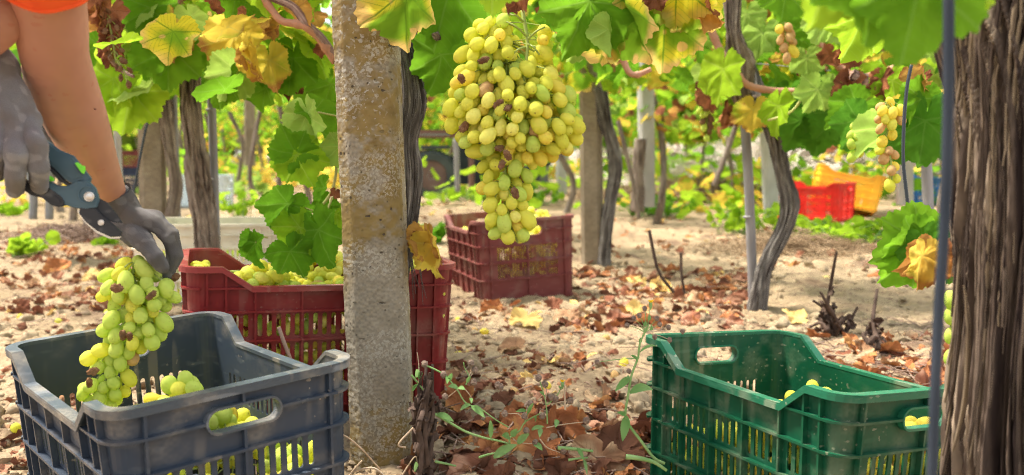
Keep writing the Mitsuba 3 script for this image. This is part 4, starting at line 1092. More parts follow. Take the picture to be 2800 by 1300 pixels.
for pts, rad, mt in (([(490, -30, 2.5), (503, 33, 2.5), (531, 65, 2.52), (556, 93, 2.55), (619, 133, 2.6), (690, 160, 2.6), (790, 150, 2.6)], 0.011, 'cane'), ([(550, 100, 2.84), (505, 20, 2.7), (495, -40, 2.6)], 0.012, 'cane_old'),
                     ([(320, -20, 2.4), (332, 30, 2.4), (345, 60, 2.45), (400, 120, 2.6), (470, 150, 2.7)], 0.007, 'cane_old'), ([(300, 80, 2.3), (298, 150, 2.3), (330, 190, 2.32), (365, 210, 2.3)], 0.006, 'cane_old')):
    cane(R2, pts, rad, mt)
for a in ((410, 22, 2.3, .095, 5, 'leaf_green', -8), (385, 10, 2.32, .09, 60, 'leaf_pale', 20), (450, 40, 2.35, .075, -5, 'leaf_green', 45), (462, 75, 2.3, .085, -8, 'leaf_yellow', 40), (455, 70, 2.34, .08, 10, 'leaf_lime', -30),
          (465, 130, 2.32, .115, 8, 'leaf_green', -12), (450, 125, 2.36, .10, 40, 'leaf_green', 25), (365, 125, 2.4, .062, 5, 'leaf_pale', 30), (570, 110, 2.4, .085, 10, 'leaf_green', 30), (510, 60, 2.5, .10, 15, 'leaf_green', 20),
          (400, 235, 2.4, .11, 70, 'leaf_pale', 60), (360, 250, 2.45, .12, 15, 'leaf_lime', -20), (310, 215, 2.4, .11, 10, 'leaf_lime', 20), (345, 260, 2.5, .10, -15, 'leaf_green', 20), (330, 50, 2.4, .07, -20, 'leaf_yellow', 40),
          (270, 120, 2.5, .10, 10, 'leaf_green', 30), (280, 15, 2.2, .06, 10, 'leaf_brown', 30), (265, 40, 2.2, .05, -10, 'leaf_orange', 30), (405, 150, 2.5, .06, 10, 'leaf_orange', 20), (540, 10, 2.5, .09, -20, 'leaf_yellow', 25),
          (300, 30, 2.2, .06, 20, 'leaf_brown', -30), (325, 90, 2.25, .06, 0, 'leaf_brown', 20), (300, 110, 2.22, .06, 12, 'leaf_brown', 60), (600, 40, 2.4, .11, 10, 'leaf_green', 10), (560, 30, 2.5, .09, 30, 'leaf_lime', 10)):
    hero(R2, *a[:6], turn=a[6], **(dict(curl=1.6, crumple=.25) if a[5] in ('leaf_brown', 'leaf_orange') else {}))
R3 = v_right
for pts, rad, mt in (([(1880, -40, 2.85), (1935, 60, 2.85), (1965, 130, 2.85), (2005, 190, 2.8), (2047, 234, 2.8), (2124, 249, 2.8), (2200, 248, 2.75), (2250, 240, 2.7)], 0.0125, 'cane'), ([(2190, -30, 2.7), (2224, 90, 2.7), (2260, 145, 2.7), (2301, 187, 2.7), (2351, 212, 2.65), (2400, 200, 2.6), (2450, 185, 2.5)], 0.012, 'cane'),
                     ([(2165, -20, 2.9), (2180, 70, 2.9), (2195, 140, 2.9), (2260, 190, 2.9)], 0.009, 'cane'), ([(2100, 330, 2.7), (2140, 318, 2.68), (2170, 300, 2.7), (2192, 270, 2.7)], 0.004, 'cane_green'), ([(1690, 120, 2.6), (1715, 190, 2.6), (1740, 205, 2.6), (1780, 190, 2.6)], 0.010, 'cane'),
                     ([(2330, 205, 2.6), (2390, 230, 2.6), (2420, 200, 2.6)], 0.018, 'cane_old')):
    cane(R3, pts, rad, mt)
for a in [((t_[0], t_[1], t_[2], t_[3] * (0.72 if t_[5] == 'leaf_brown' else 0.9)) + t_[4:]) for t_ in ((2205, 160, 2.65, .072, -5, 'leaf_pale', 10), (2235, 245, 2.6, .085, 25, 'leaf_pale', -10), (2255, 235, 2.62, .06, -40, 'leaf_pale', 20), (2130, 290, 2.7, .10, 12, 'leaf_lime', 68), (1978, 190, 2.8, .14, 12, 'leaf_lime', 65),
          (2270, 150, 2.6, .06, 40, 'leaf_brown', 20), (2310, 155, 2.6, .07, -70, 'leaf_brown', 30), (2320, 230, 2.6, .10, 10, 'leaf_brown', 15), (2300, 240, 2.62, .09, -15, 'leaf_brown', 30), (2415, 215, 2.4, .075, 10, 'leaf_brown', 50),
          (2500, 205, 1.9, .05, -30, 'leaf_orange', 40), (2520, 215, 1.95, .055, 30, 'leaf_brown', 40), (2350, 330, 2.3, .10, 30, 'leaf_dark', -20), (2345, 290, 2.4, .10, 60, 'leaf_green', 30), (2440, 360, 2.0, .11, 65, 'leaf_pale', 50), (2480, 300, 2.1, .07, 15, 'leaf_yellow', 30),
          (2520, 270, 1.9, .085, 15, 'leaf_green', -20), (2530, 330, 1.9, .12, 5, 'leaf_dark', 10), (2500, 350, 1.95, .10, 25, 'leaf_dark', -20), (2440, 220, 2.4, .08, -10, 'leaf_lime', 20), (2150, -20, 2.6, .10, 10, 'leaf_green', 20), (2260, 40, 2.5, .09, 20, 'leaf_pale', 30),
          (2305, 60, 2.5, .09, -10, 'leaf_pale', -20), (2085, 90, 2.9, .09, 20, 'leaf_pale', 30), (2040, 40, 3.0, .10, 10, 'leaf_pale', 10), (2150, 90, 2.9, .1, -10, 'leaf_green', 20), (2060, 300, 2.9, .09, 10, 'leaf_yellow', 30), (1945, 250, 3.2, .11, 5, 'leaf_brown', 30),
          (1990, 300, 3.2, .11, 15, 'leaf_brown', -30), (2250, 330, 2.9, .13, 10, 'leaf_dark', 10), (2190, 330, 2.9, .13, 25, 'leaf_dark', -20), (2150, 270, 3.0, .13, 15, 'leaf_dark', 25), (2290, 310, 2.8, .12, -15, 'leaf_dark', 20), (2250, 250, 2.9, .13, 15, 'leaf_dark', -15))]:
    hero(R3, *a[:6], turn=a[6], **(dict(curl=1.6, crumple=.28) if a[5] in ('leaf_brown', 'leaf_orange') else {}))
R0 = v_near
cane(R0, [(2540, -20, 1.0), (2500, -60, .95), (2400, -70, .85), (2250, -90, .8)], 0.007)
hero(R0, 2515, -70, 0.74, 0.068, 10, 'leaf_green', out=0.1, turn=8, fold=0.08, droop=0.1, teeth=0.05)
hero(R0, 2400, -100, 0.76, 0.068, 8, 'leaf_green', out=0.1, turn=-10, fold=0.1, droop=0.1)
hero(R0, 2290, -90, 0.78, 0.052, 20, 'leaf_lime', turn=-12, fold=0.1)
hero(R0, 2600, -40, 0.80, 0.04, -10, 'leaf_lime', turn=20)
hero(R0, 2362, 42, 1.45, 0.078, 22, 'leaf_lime', turn=-30, fold=0.35)
hero(R0, 2520, 662, 1.34, 0.078, 70, 'leaf_green', out=0.1, turn=12, fold=0.12)
hero(R0, 2532, 668, 1.33, 0.055, -20, 'leaf_dark', turn=25, fold=0.2)
hero(R0, 2515, 672, 1.35, 0.074, 38, 'leaf_green', turn=-20, fold=0.15)
hero(R0, 2548, 695, 1.26, 0.050, 10, 'leaf_orange', turn=18, fold=0.2, curl=0.8, crumple=0.15, pet=(2580, 650, 1.3))
hero(R0, 2520, 700, 1.25, 0.046, 4, 'leaf_yellow', turn=-15, curl=0.8, crumple=0.15)
hero(R0, 2600, 690, 1.32, 0.05, -10, 'leaf_dark', turn=-20)

# ---------------------------------------------------------------- the canopies of the rows
rng = np.random.default_rng(77)
ROWD, ROWN = np.array([-0.5, 0.866]), np.array([0.866, 0.5])
ROWS = [(0.60, 1.0, 1), (2.55, 1.0, 1), (4.45, 1.2, 2), (6.4, 1.6, 3), (8.4, 1.8, 3), (10.4, 2.0, 3), (12.6, 2.2, 3), (15.0, 2.4, 3), (18.0, 2.8, 3)]
COLW = {'leaf_green': 4.6, 'leaf_lime': 5.0, 'leaf_dark': 0.5, 'leaf_pale': 1.8, 'leaf_mottled': 1.6, 'leaf_yellow': 1.9, 'leaf_orange': 0.55, 'leaf_brown': 0.75}


def vis(P, ex=0.42):
    px, py, y = px_of(P)
    return (y > 0.6) & (px > -2800 * ex) & (px < 2800 * (1 + ex)) & (py > -900) & (py < 1300)


def canopy(root, c, along, n, zlo, zhi, rng, hi, depth=0.36, keep_out=None, cap=150, size=(0.042, 0.074)):
    t = rng.uniform(-along / 2, along / 2, n)
    h = rng.beta(1.15, 1.3, n)
    u = rng.normal(0, depth, n) * (0.55 + 0.6 * h)
    P = np.c_[c[0] + ROWD[0] * t + ROWN[0] * u, c[1] + ROWD[1] * t + ROWN[1] * u, zlo + (zhi - zlo) * h + 0.10 * np.sin(t * 5 + c[0] * 3)]
    g = meshkit.noise(P * 2.6, 9)
    P = P[g > 0.26]
    m = vis(P)
    if keep_out is not None: m &= ~keep_out(P)
    P = P[m]
    if not len(P): return
    mats, cols, dist = [], [], []
    for p in P:
        nrm = np.array([rng.normal(0, 0.6), rng.normal(-0.15, 0.6), 0.55]); nrm /= np.linalg.norm(nrm)
        y = np.array([rng.normal(0, 0.7), rng.normal(0, 0.7), -1.0]); y -= nrm * (y @ nrm); y /= np.linalg.norm(y)
        mats.append(mat4(np.stack([np.cross(y, nrm), y, nrm], 1), p, rng.uniform(*size)))
        cols.append(pick(rng, COLW)); dist.append(px_of(p)[2])
    order = np.argsort(dist)
    k0 = cap if hi else 0
    for i in order[:k0]:
        inst('leaf', f'mid_{cols[i]}_{rng.integers(5)}', mats[i], root)
    rest = {}
    for i in order[k0:]: rest.setdefault(cols[i] if hi else cols[i // 6 * 6], []).append(mats[i])
    for col, ms in rest.items():
        mesh, uv = batch(ms, LEAFM['low' if hi else 'far'], rng)
        stuffpart('foliage', mesh, col, root, smooth=True, uv=uv)


def clear_zone(P):
    """Keeps random leaves of the first row out of the spaces that are open in the picture."""
    px, py, y = px_of(P)
    open_ = (py > 250) | ((py > 170) & (px > 850) & (px < 2050)) | ((px > 960) & (px < 1960) & (py > -40) & (y < 2.4)) | (y < 1.75)
    return open_


def clear_zone2(P):
    px, py, y = px_of(P)
    return (py > 300) | ((py > 235) & (px < 1900)) | (y < 2.6)


nv = 0
for ri, (off, sp, lod) in enumerate(ROWS):
    ts = np.arange(-3.0, 34.0 if ri > 1 else 16.0, sp)
    for t in ts:
        c = ROWN * off + ROWD * t
        if c[1] < 0.9: continue
        if ri > 1: c = c + ROWD * rng.normal(0, 0.12)
        P = np.array([c[0], c[1], 1.2]); px, py, y = px_of(P)
        if px < -600 or px > 3300 or y > 46: continue
        own = None
        if ri == 0:
            own = R1 if y < 2.4 else (R2 if y < 3.6 else (v_thin if y < 4.9 else None))
        if ri == 1:
            own = R3 if y < 3.9 and px > 1500 else (v_rpost if y < 5.1 and px > 1300 else None)
        if own is None:
            side = 'first' if ri == 0 else ['first', 'second', 'third', 'fourth', 'fifth', 'sixth', 'seventh', 'eighth', 'ninth'][ri]
            own = thing('grape_vine', f'leafy grape vine in the {side} row back from the camera', 'vine', f'vines of the {side} row')
            base = np.array([c[0], c[1], float(ground_z(c[0], c[1])) - 0.03]); rr = np.random.default_rng(1000 + nv)
            j = rr.normal(0, 0.05, (3, 2))
            pts = [(base + [j[0, 0], 0, 1.0], 0.022), (base + [j[1, 0], j[1, 1], 0.65], 0.022), (base + [j[2, 0], j[2, 1], 0.3], 0.024), (base, 0.030)]
            if not (2060 < px < 2420 and y < 14) and not (1560 < px < 1980 and y < 6.5) and not (1080 < px < 1520 and y < 10.4): trunk(own, pts, 20 if lod < 3 else 8, 26 if lod < 3 else 8, 'bark', nv)
        nv += 1
        zg = float(ground_z(c[0], c[1]))
        if lod == 1: canopy(own, c, sp * 1.25, 400, zg + 0.68, zg + 1.50, rng, True, 0.30, clear_zone if ri == 0 else clear_zone2, 140)
        elif lod == 2: canopy(own, c, sp * 1.2, 290, zg + 0.62, zg + 1.7, rng, True, 0.30, lambda P: px_of(P)[1] > np.where((px_of(P)[0] > 1080) & (px_of(P)[0] < 1520), 318, 372), 60)
        else: canopy(own, c, sp * 1.2, 215, zg + 0.66, zg + 1.75, rng, False, 0.32, None, 0, (0.09, 0.14))

# ---------------------------------------------------------------- far scrub, straw, weeds behind
rng = np.random.default_rng(31)
def scrub(label, c, rad, n, mat, size, name='bush', cat='bush', group=None, flat=0.7):
    root = thing(name, label, cat, group)
    d = rng.normal(0, 1, (n, 3)); d /= np.linalg.norm(d, axis=1, keepdims=True)
    p = np.array(c) + d * np.array(rad) * rng.uniform(0.45, 1, (n, 1)) ** 0.5
    p[:, 2] = np.maximum(p[:, 2], float(ground_z(c[0], c[1])) + 0.02)
    ms = [mat4(basis_z(rng.normal(0, 1, 3) + [0, 0, 0.6], rng), q, size * rng.uniform(0.7, 1.3)) for q in p]
    mesh, uv = batch(ms, LEAFM['far'], rng)
    obj('foliage', mesh, mat, root, smooth=True, uv=uv); labels[root + '__foliage'] = {'kind': 'stuff'}
    stems = [tube([np.array(c) * [1, 1, 0] + [0, 0, float(ground_z(c[0], c[1]))], q], [0.012 * rad[2], 0.004 * rad[2]], 5)[0] for q in p[:14]]
    obj('stem', join(stems), 'twig', root, smooth=True)
    return root


for k in range(46):
    x = -34 + k * 1.7 + rng.uniform(-.5, .5); y = 40 + rng.uniform(-3, 6)
    scrub('tall sunlit tree in the far treeline behind the vineyard', (x, y, 3.2 + rng.uniform(-.4, .8)), (1.9, 1.6, 3.4), 300, 'scrub_green', 0.50, 'tree', 'tree', 'trees of the far treeline')
def tuft(label, px, py, n, h, spread, mat, group, name='weed', cat='weed'):
    P = ground_at(px, py)
    root = thing(name, label, cat, group)
    ms, st = [], []
    for _ in range(n):
        b = P + np.r_[rng.normal(0, spread * 0.35, 2), 0]; tip = b + np.r_[rng.normal(0, spread * 0.6, 2), h * rng.uniform(0.4, 1)]
        st.append(tube([b, 0.5 * (b + tip) + [0, 0, 0.15 * h], tip], [0.003, 0.0025, 0.0015], 4, n=6)[0])
        for _ in range(4):
            s = rng.uniform(0.3, 1); q = b + s * (tip - b)
            ms.append(mat4(basis_z(rng.normal(0, 0.6, 3) + [0, -0.2, 0.8], rng), q, rng.uniform(0.025, 0.055)))
    mesh, uv = batch(ms, LEAFM['far'], rng)
    stuffpart('foliage', mesh, mat, root, smooth=True, uv=uv)
    obj('stem', join(st), 'weed_green', root, smooth=True)


tuft('low green weed tuft at the foot of the far grey post', 1800, 592, 34, 0.17, 0.22, 'leaf_green', None)
tuft('bright lime young vine shoot left of the crooked right trunk', 2015, 640, 26, 0.26, 0.22, 'leaf_lime', None)
tuft('lime green weeds growing right of the crooked trunk in front of the scarlet crate', 2190, 645, 20, 0.14, 0.16, 'leaf_lime', None)
tuft('pale green weeds on the soil right of the scarlet crate', 2330, 660, 30, 0.14, 0.28, 'leaf_lime', None)
tuft('green weeds on the ground below the blue crate', 2500, 660, 26, 0.16, 0.22, 'leaf_lime', None)
tuft('yellow green weed shoot above the cream crate', 670, 600, 18, 0.28, 0.16, 'leaf_lime', None)
tuft('yellow leaved weed left of the leafy shoot', 730, 520, 14, 0.20, 0.14, 'leaf_yellow', None)
tuft('leafy green weed between the post and the maroon crate', 1180, 668, 30, 0.13, 0.13, 'leaf_green', None)
tuft('blue green weed in front of the distant tractor', 1290, 550, 26, 0.16, 0.30, 'leaf_pale', None)
tuft('green weed right of the distant tractor', 1470, 560, 26, 0.25, 0.30, 'leaf_green', None)
tuft('small green weed on the litter below the pruning shears', 60, 700, 12, 0.10, 0.10, 'leaf_lime', None)
tuft('small bright weed on the litter at the left edge', 20, 590, 12, 0.10, 0.12, 'leaf_lime', None)
tuft('single bright seedling on the litter behind the held grapes', 285, 672, 5, 0.05, 0.05, 'leaf_lime', None)
tuft('broad green weed patch in the distance right of the leaning stick', 2020, 500, 40, 0.35, 0.5, 'leaf_green', None)
for k in range(26):
    px, py = rng.uniform(300, 2500), rng.uniform(455, 520)
    tuft('small green weed far off between the vine rows', px, py, 10, 0.22, 0.3, ['leaf_lime', 'leaf_green', 'leaf_yellow'][k % 3], 'far weeds between the rows')


def heap(name, label, cx, cy, w, d, h, n, mat, r=0.0035, L=(0.15, 0.5)):
    P = ground_at(cx, cy); parts = []
    for _ in range(n):
        x, y = rng.normal(0, 0.4), rng.normal(0, 0.4)
        z = h * math.exp(-(x * x + y * y) * 2.2) * rng.uniform(0.1, 1)
        q = P + [x * w, y * d, z + gz(P[0] + x * w, P[1] + y * d) - P[2]]
        a = rng.uniform(0, 6.28); l = rng.uniform(*L) / 2; e = np.array([math.cos(a) * l, math.sin(a) * l, rng.normal(0, 0.25) * l])
        parts.append(tube([q - e, q + rng.normal(0, 0.1, 3) * l + [0, 0, .1 * l], q + e], [r, r, r * 0.5], 4, n=5)[0])
    k = obj(name, join(parts), mat, smooth=True)
    tag(k, label, 'dry grass' if 'straw' in name else 'twigs', kind='stuff')


heap('straw_heap', 'heap of pulled brown dry grass lying below the green canopy', 1900, 545, 1.5, 0.7, 0.22, 1500, 'straw', 0.004)
heap('straw_heap', 'brown dry grass around the foot of the crooked right trunk', 2170, 690, 0.6, 0.4, 0.10, 700, 'straw', 0.002, (0.08, 0.3))
heap('straw_bank', 'pale dead brush banked up behind the yellow and scarlet crates', 2330, 505, 3.2, 1.6, 1.15, 3000, 'straw_pale', 0.008, (0.3, 1.0))
heap('straw_bank', 'pale dry brush in the far gap behind the brownish post', 1800, 462, 4.0, 2.0, 1.0, 1600, 'straw_pale', 0.016, (0.5, 1.6))
heap('twig_heap', 'grey brown twigs piled on the litter at the left', 190, 655, 0.45, 0.3, 0.08, 420, 'twig', 0.0028, (0.08, 0.35))
rng = np.random.default_rng(91)
for k in range(85):
    y = rng.uniform(8.5, 30); x = rng.uniform(-0.6, 0.62) * y
    P = np.array([x, y, float(ground_z(x, y))]); px, py, _ = px_of(P)
    ms = [mat4(basis_z(rng.normal(0, 0.6, 3) + [0, -0.2, 0.9], rng), P + np.r_[rng.normal(0, 0.5, 2), abs(rng.normal(0, 0.22))], rng.uniform(0.05, 0.11)) for _ in range(70)]
    mesh, uv = batch(ms, LEAFM['far'], rng)
    root = thing('weed_patch', 'bright green weed patch growing far off between the vine rows', 'weeds', 'far weed patches between the rows')
    stuffpart('foliage', mesh, ['leaf_lime', 'leaf_pale', 'leaf_yellow', 'leaf_lime', 'leaf_green'][k % 5], root, smooth=True, uv=uv)
# ---------------------------------------------------------------- the picker: bare arm, gloved hands, orange shirt
person = thing('person', 'person leaning in from the left with bare arm, grey work gloves and orange shirt', 'person')
arm_px = [(118, -190, 215, .97), (122, -90, 212, 1.00), (131, 0, 206, 1.04), (140, 70, 200, 1.07), (148, 140, 188, 1.10), (160, 190, 188, 1.13), (178, 245, 190, 1.165), (200, 304, 180, 1.20), (231, 390, 158, 1.27), (262, 455, 128, 1.325), (296, 520, 96, 1.385), (312, 548, 86, 1.405)]
pr = np.array([np.r_[at(x, y, Y), w * 0.462 * Y / FPX] for x, y, w, Y in arm_px])


def arm_disp(a, l):
    L0 = 0.115      # the bend of the elbow: a shallow crease on the camera side
    cam = np.exp(-((np.mod(a - ARM0 + np.pi, 2 * np.pi) - np.pi) / 0.9) ** 2)
    return 1 - 0.055 * cam * np.exp(-((l - CRE - 0.010 * np.sin(a - ARM0)) / 0.006) ** 2) + 0.03 * cam * np.exp(-((l - CRE - 0.03) / 0.02) ** 2) + 0.05 * np.cos(a - ARM0 - 1.5) * np.exp(-((l - CRE - 0.07) / 0.05) ** 2)


sp = spline(pr, 120)
_, Aa, Ba = frames(sp[:, :3])
ARM0 = math.atan2(-Ba[50, 1], -Aa[50, 1])
LL = np.r_[0, np.cumsum(np.linalg.norm(np.diff(sp[:, :3], axis=0), axis=1))]
CRE = float(LL[np.argmin(np.abs(px_of(sp[:, :3])[1] - 158))])
m, uv = tube(sp[:, :3], sp[:, 3], 64, disp=arm_disp)
obj('arm', m, 'skin', person, smooth=True, uv=uv)
for px, py, r in ((151, 193, 0.0026), (78, 210, 0.0009), (260, 299, 0.0012), (292, 423, 0.0012), (276, 400, 0.0009), (198, 210, 0.0008)):
    d = np.linalg.norm(np.array(px_of(sp[:, :3])[1]) - py); i = int(np.argmin(np.abs(px_of(sp[:, :3])[1] - py)))
    Yc = sp[i, 1]; cx = px_of(sp[i, :3])[0]; off = (px - cx) * Yc / FPX
    dep = math.sqrt(max(sp[i, 3] ** 2 - off ** 2, 1e-6))
    m = trimesh.creation.icosphere(subdivisions=2, radius=r)
    obj('mole', (m.vertices * [1, 0.6, 1] + at(px, py, Yc - dep * 0.985), m.faces), 'mole', person, smooth=True)
# sleeve and shirt: the rest of the picker stands outside the frame
sl = [(112, -260, 300, .95), (118, -160, 262, .985), (120, -120, 246, .99), (124, -90, 240, 1.0), (127, -70, 234, 1.01), (129, -58, 230, 1.015)]
prs = np.array([np.r_[at(x, y, Y), w * 0.5 * Y / FPX] for x, y, w, Y in sl])
m, uv = tube(prs[:, :3], prs[:, 3], 64, n=60, disp=lambda a, l: 1 + 0.02 * np.sin(3 * a + l * 20) + 0.015 * np.sin(7 * a - 30 * l), cap=False)
v, f = m
i_, uv2 = tube(prs[:, :3], prs[:, 3] - 0.003, 64, n=60, cap=False)
rim_pts = np.array([v[59 * 65 + j] for j in range(65)])
hem, _ = tube(np.vstack([rim_pts]), np.full(65, 0.0028), 8, cap=False)
obj('sleeve', join([(v, f), (i_[0], i_[1][:, ::-1]), hem]), 'shirt_orange', person, smooth=True)
sh = at(112, -260, .95)
body = hullchain([[(sh, 0.07), (sh + [-0.10, -0.12, 0.16], 0.10), (sh + [-0.36, -0.22, 0.20], 0.13), (sh + [-0.62, -0.20, 0.08], 0.12), (sh + [-0.66, -0.1, -0.12], 0.07)],
                  [(sh + [-0.36, -0.24, 0.18], 0.14), (sh + [-0.50, -0.75, 0.10], 0.15)]], 0.03, 6)
obj('shirt', body, 'shirt_orange', person, smooth=True)
z1 = lambda x, y, Y: at(x / 2.491, 170 + y / 2.491, Y)
z2 = lambda x, y, Y: at(260 + x / 3.987, 500 + y / 3.987, Y)
m, uv = tube([sh + [-0.66, -0.1, -0.12], z1(-420, -420, 1.0), z1(-200, -130, 1.06)], [0.05, 0.04, 0.033], 40, n=40)
obj('arm', m, 'skin', person, smooth=True, uv=uv)


def glove(chains, mat, edge, cuff, cut=None, sm=5):
    tm = hullchain(chains, edge, sm)
    v = tm.vertices; n = tm.vertex_normals
    w = meshkit.fbm(v * 60, 3, 5) - 0.5
    cr = np.abs(2 * meshkit.fbm(v * [45, 45, 30], 2, 9) - 1)
    v = v + n * (0.0034 * w + 0.0052 * np.minimum(cr - 0.22, 0))[:, None]
    k = obj('glove', (v, tm.faces), mat, person, smooth=True)
    (c0, c1, r0, r1) = cuff
    m, uv = tube([c0, 0.3 * c1 + 0.7 * c0, 0.6 * c1 + 0.4 * c0, c1], [r0, r0 * 1.0, 0.5 * (r0 + r1), r1], 56, n=46, disp=lambda a, l: 1 + 0.010 * np.sin(a * 46) + 0.03 * np.exp(-(l / 0.004) ** 2), cap=False)
    mi_, _ = tube([c0, c1], [r0 * 0.93, r1 * 0.9], 40, n=4, cap=False)
    obj('glove_cuff', join([m, (mi_[0], mi_[1][:, ::-1])]), mat, k, smooth=True)


# left hand: wrist upper left, fingers folded down over the stem
wr, pm = z2(215, 165, 1.40), z2(370, 400, 1.405)
hand = [[(wr, 0.0262), (z2(300, 290, 1.402), 0.0275), (pm, 0.0265)], [(z2(300, 470, 1.392), 0.018), (z2(430, 580, 1.385), 0.0185)]]
for k, (dy, s) in enumerate(((-0.016, 1.0), (0.007, 1.04), (0.029, 0.98), (0.049, 0.84))):
    Y0 = 1.395 + dy
    dx, dz = 20 * k, -16 * k
    K = z2(640 + dx * 0.3, 440 + dz, Y0); PI_ = z2(792 + dx, 585 + dz * 0.6, Y0 - 0.002); D = z2(856 + dx * 0.8, 800, Y0 + 0.004); E_ = z2(780 + dx, 1010 - 22 * k, Y0 + 0.008)
    hand += [[(z2(420, 380 + 6 * k, 1.40 + dy * 0.7), 0.019), (K, 0.0138)], [(K, 0.0138), (0.5 * (K + PI_), 0.0112 * s), (PI_, 0.0118 * s), (0.5 * (PI_ + D), 0.0102 * s), (D, 0.0106 * s), (E_, 0.0090 * s)]]
hand.append([(z2(440, 540, 1.383), 0.0190), (z2(560, 680, 1.358), 0.0150), (z2(610, 745, 1.350), 0.0122), (z2(665, 815, 1.346), 0.0132), (z2(735, 920, 1.352), 0.0105)])
glove(hand, 'glove_dark', 0.0034, (z2(190, 105, 1.392), z2(250, 230, 1.402), 0.0270, 0.0292), sm=3)
# right hand round the shears, at the left edge
w2 = z1(-190, -90, 1.07)
fg = [[(w2, 0.034), (z1(-90, 60, 1.08), 0.036)]]
for K, Pp, D, E_, r in (((190, 400, 1.085), (245, 555, 1.060), (263, 720, 1.066), (270, 845, 1.094), 0.0126), ((105, 425, 1.074), (112, 620, 1.048), (104, 760, 1.056), (104, 870, 1.086), 0.0130), ((10, 420, 1.070), (-18, 600, 1.050), (-24, 690, 1.062), (-20, 760, 1.09), 0.0126),
                        ((-80, 390, 1.075), (-120, 520, 1.064), (-126, 600, 1.076), (-120, 660, 1.10), 0.0112)):
    K, Pp, D, E_ = (z1(*q) for q in (K, Pp, D, E_))
    fg.append([(z1(-90, 60, 1.08), 0.030), (0.55 * K + 0.45 * z1(-90, 60, 1.08), 0.0235), (K, r * 1.28)])
    fg.append([(K, r * 1.28), (0.5 * (K + Pp), r * 0.98), (Pp, r * 1.06), (0.5 * (Pp + D), r * 0.92), (D, r * 0.96), (E_, r * 0.82)])
fg.append([(z1(30, 300, 1.11), 0.022), (z1(190, 470, 1.16), 0.0165), (z1(280, 560, 1.185), 0.0140), (z1(345, 640, 1.195), 0.0115)])
glove(fg, 'glove_grey', 0.0034, (z1(-250, -200, 1.06), z1(-150, -40, 1.072), 0.036, 0.038), sm=3)

# ---------------------------------------------------------------- pruning shears
shears = thing('pruning_shears', 'dark teal pruning shears with a lime green catch held in the grey gloved hand', 'pruning shears')
YS0 = 1.115
o = z1(450, 850, YS0); kx = YS0 / FPX / 2.491 * 1.0


def plate(pts, depth, bev, Yoff, mat, name, round_=5, label=None):
    pg = Polygon([((x - 450) * kx, -(y - 850) * kx) for x, y in pts]).buffer(0)
    pg = pg.buffer(-round_ * kx).buffer(2 * round_ * kx, 6).buffer(-round_ * kx, 6).simplify(0.4 * kx)
    v, f = bevel_plate(pg, depth, bev)
    W = np.c_[v[:, 0], -v[:, 2] + Yoff, v[:, 1]] @ rotmat([0, 0, 1], math.radians(14)).T
    return obj(name, (W + o, f), mat, shears, smooth=35, label=label)


plate([(150, 420), (240, 460), (300, 505), (420, 605), (500, 640), (528, 680), (572, 745), (606, 795), (600, 822), (545, 812), (490, 832), (440, 800), (385, 735), (330, 680), (262, 560), (150, 470)], 0.017, 0.005, 0.006, 'shears_teal', 'upper_handle', 8)
plate([(335, 690), (388, 742), (440, 806), (490, 838), (470, 850), (418, 815), (340, 720)], 0.012, 0.001, 0.003, 'shears_black', 'spring_cover', 3)
plate([(318, 800), (350, 812), (410, 845), (470, 842), (520, 812), (590, 806), (640, 865), (658, 940), (642, 992), (580, 1006), (505, 994), (440, 972), (390, 925), (330, 860)], 0.016, 0.004, 0.000, 'shears_teal', 'lower_handle', 8)
plate([(110, 690), (200, 795), (240, 840), (330, 832), (385, 868), (436, 912), (454, 948), (440, 980), (408, 986), (360, 972), (310, 925), (240, 905), (185, 862), (90, 780)], 0.021, 0.005, 0.000, 'shears_black', 'grip', 8)
plate([(520, 690), (535, 684), (560, 705), (580, 712), (582, 735), (572, 765), (556, 750)], 0.010, 0.002, -0.006, 'shears_lime', 'catch', 3)
plate([(330, 752), (382, 790), (384, 808), (366, 812), (330, 790)], 0.008, 0.0015, -0.006, 'shears_lime', 'spring_stop', 3)
plate([(596, 905), (650, 930), (704, 962), (758, 1035), (798, 1106), (742, 1101), (690, 1076), (648, 1032), (600, 985)], 0.0045, 0.0012, 0.004, 'shears_black', 'blade', 3)
plate([(540, 985), (640, 1000), (676, 1050), (752, 1118), (797, 1165), (790, 1192), (722, 1196), (640, 1152), (572, 1092), (530, 1030)], 0.0085, 0.002, -0.003, 'shears_black', 'hook_blade', 2)
plate([(520, 1000), (536, 1020), (575, 1092), (642, 1156), (724, 1200), (790, 1196), (775, 1210), (716, 1212), (630, 1170), (560, 1100), (514, 1020)], 0.0035, 0.0008, 0.001, 'steel', 'steel_edge', 2)
ring = [(590 + 60 * math.cos(a), 905 + 62 * math.sin(a)) for a in np.linspace(0.6, 5.2, 40)] + [(590 + 49 * math.cos(a), 905 + 51 * math.sin(a)) for a in np.linspace(5.2, 0.6, 40)]
plate(ring, 0.004, 0.001, -0.0088, 'shears_teal', 'pivot_ring', 1)


def bolt(x, y, r, name, mat='steel', yo=-0.0095):
    m = trimesh.creation.cylinder(radius=r, height=0.004, sections=40)
    d = trimesh.creation.icosphere(subdivisions=3, radius=r * 0.82); d.vertices[:, 2] *= 0.25; d.vertices[:, 2] += 0.0015
    tr = trimesh.creation.torus(major_radius=r * 0.88, minor_radius=r * 0.14, major_sections=40, minor_sections=10); tr.vertices[:, 2] += 0.002
    v, f = join([(m.vertices, m.faces), (d.vertices, d.faces), (tr.vertices, tr.faces)])
    W = np.c_[v[:, 0] + (x - 450) * kx, -v[:, 2] + yo, v[:, 1] - (y - 850) * kx] @ rotmat([0, 0, 1], math.radians(14)).T
    obj(name, (W + o, f), mat, shears, smooth=40)


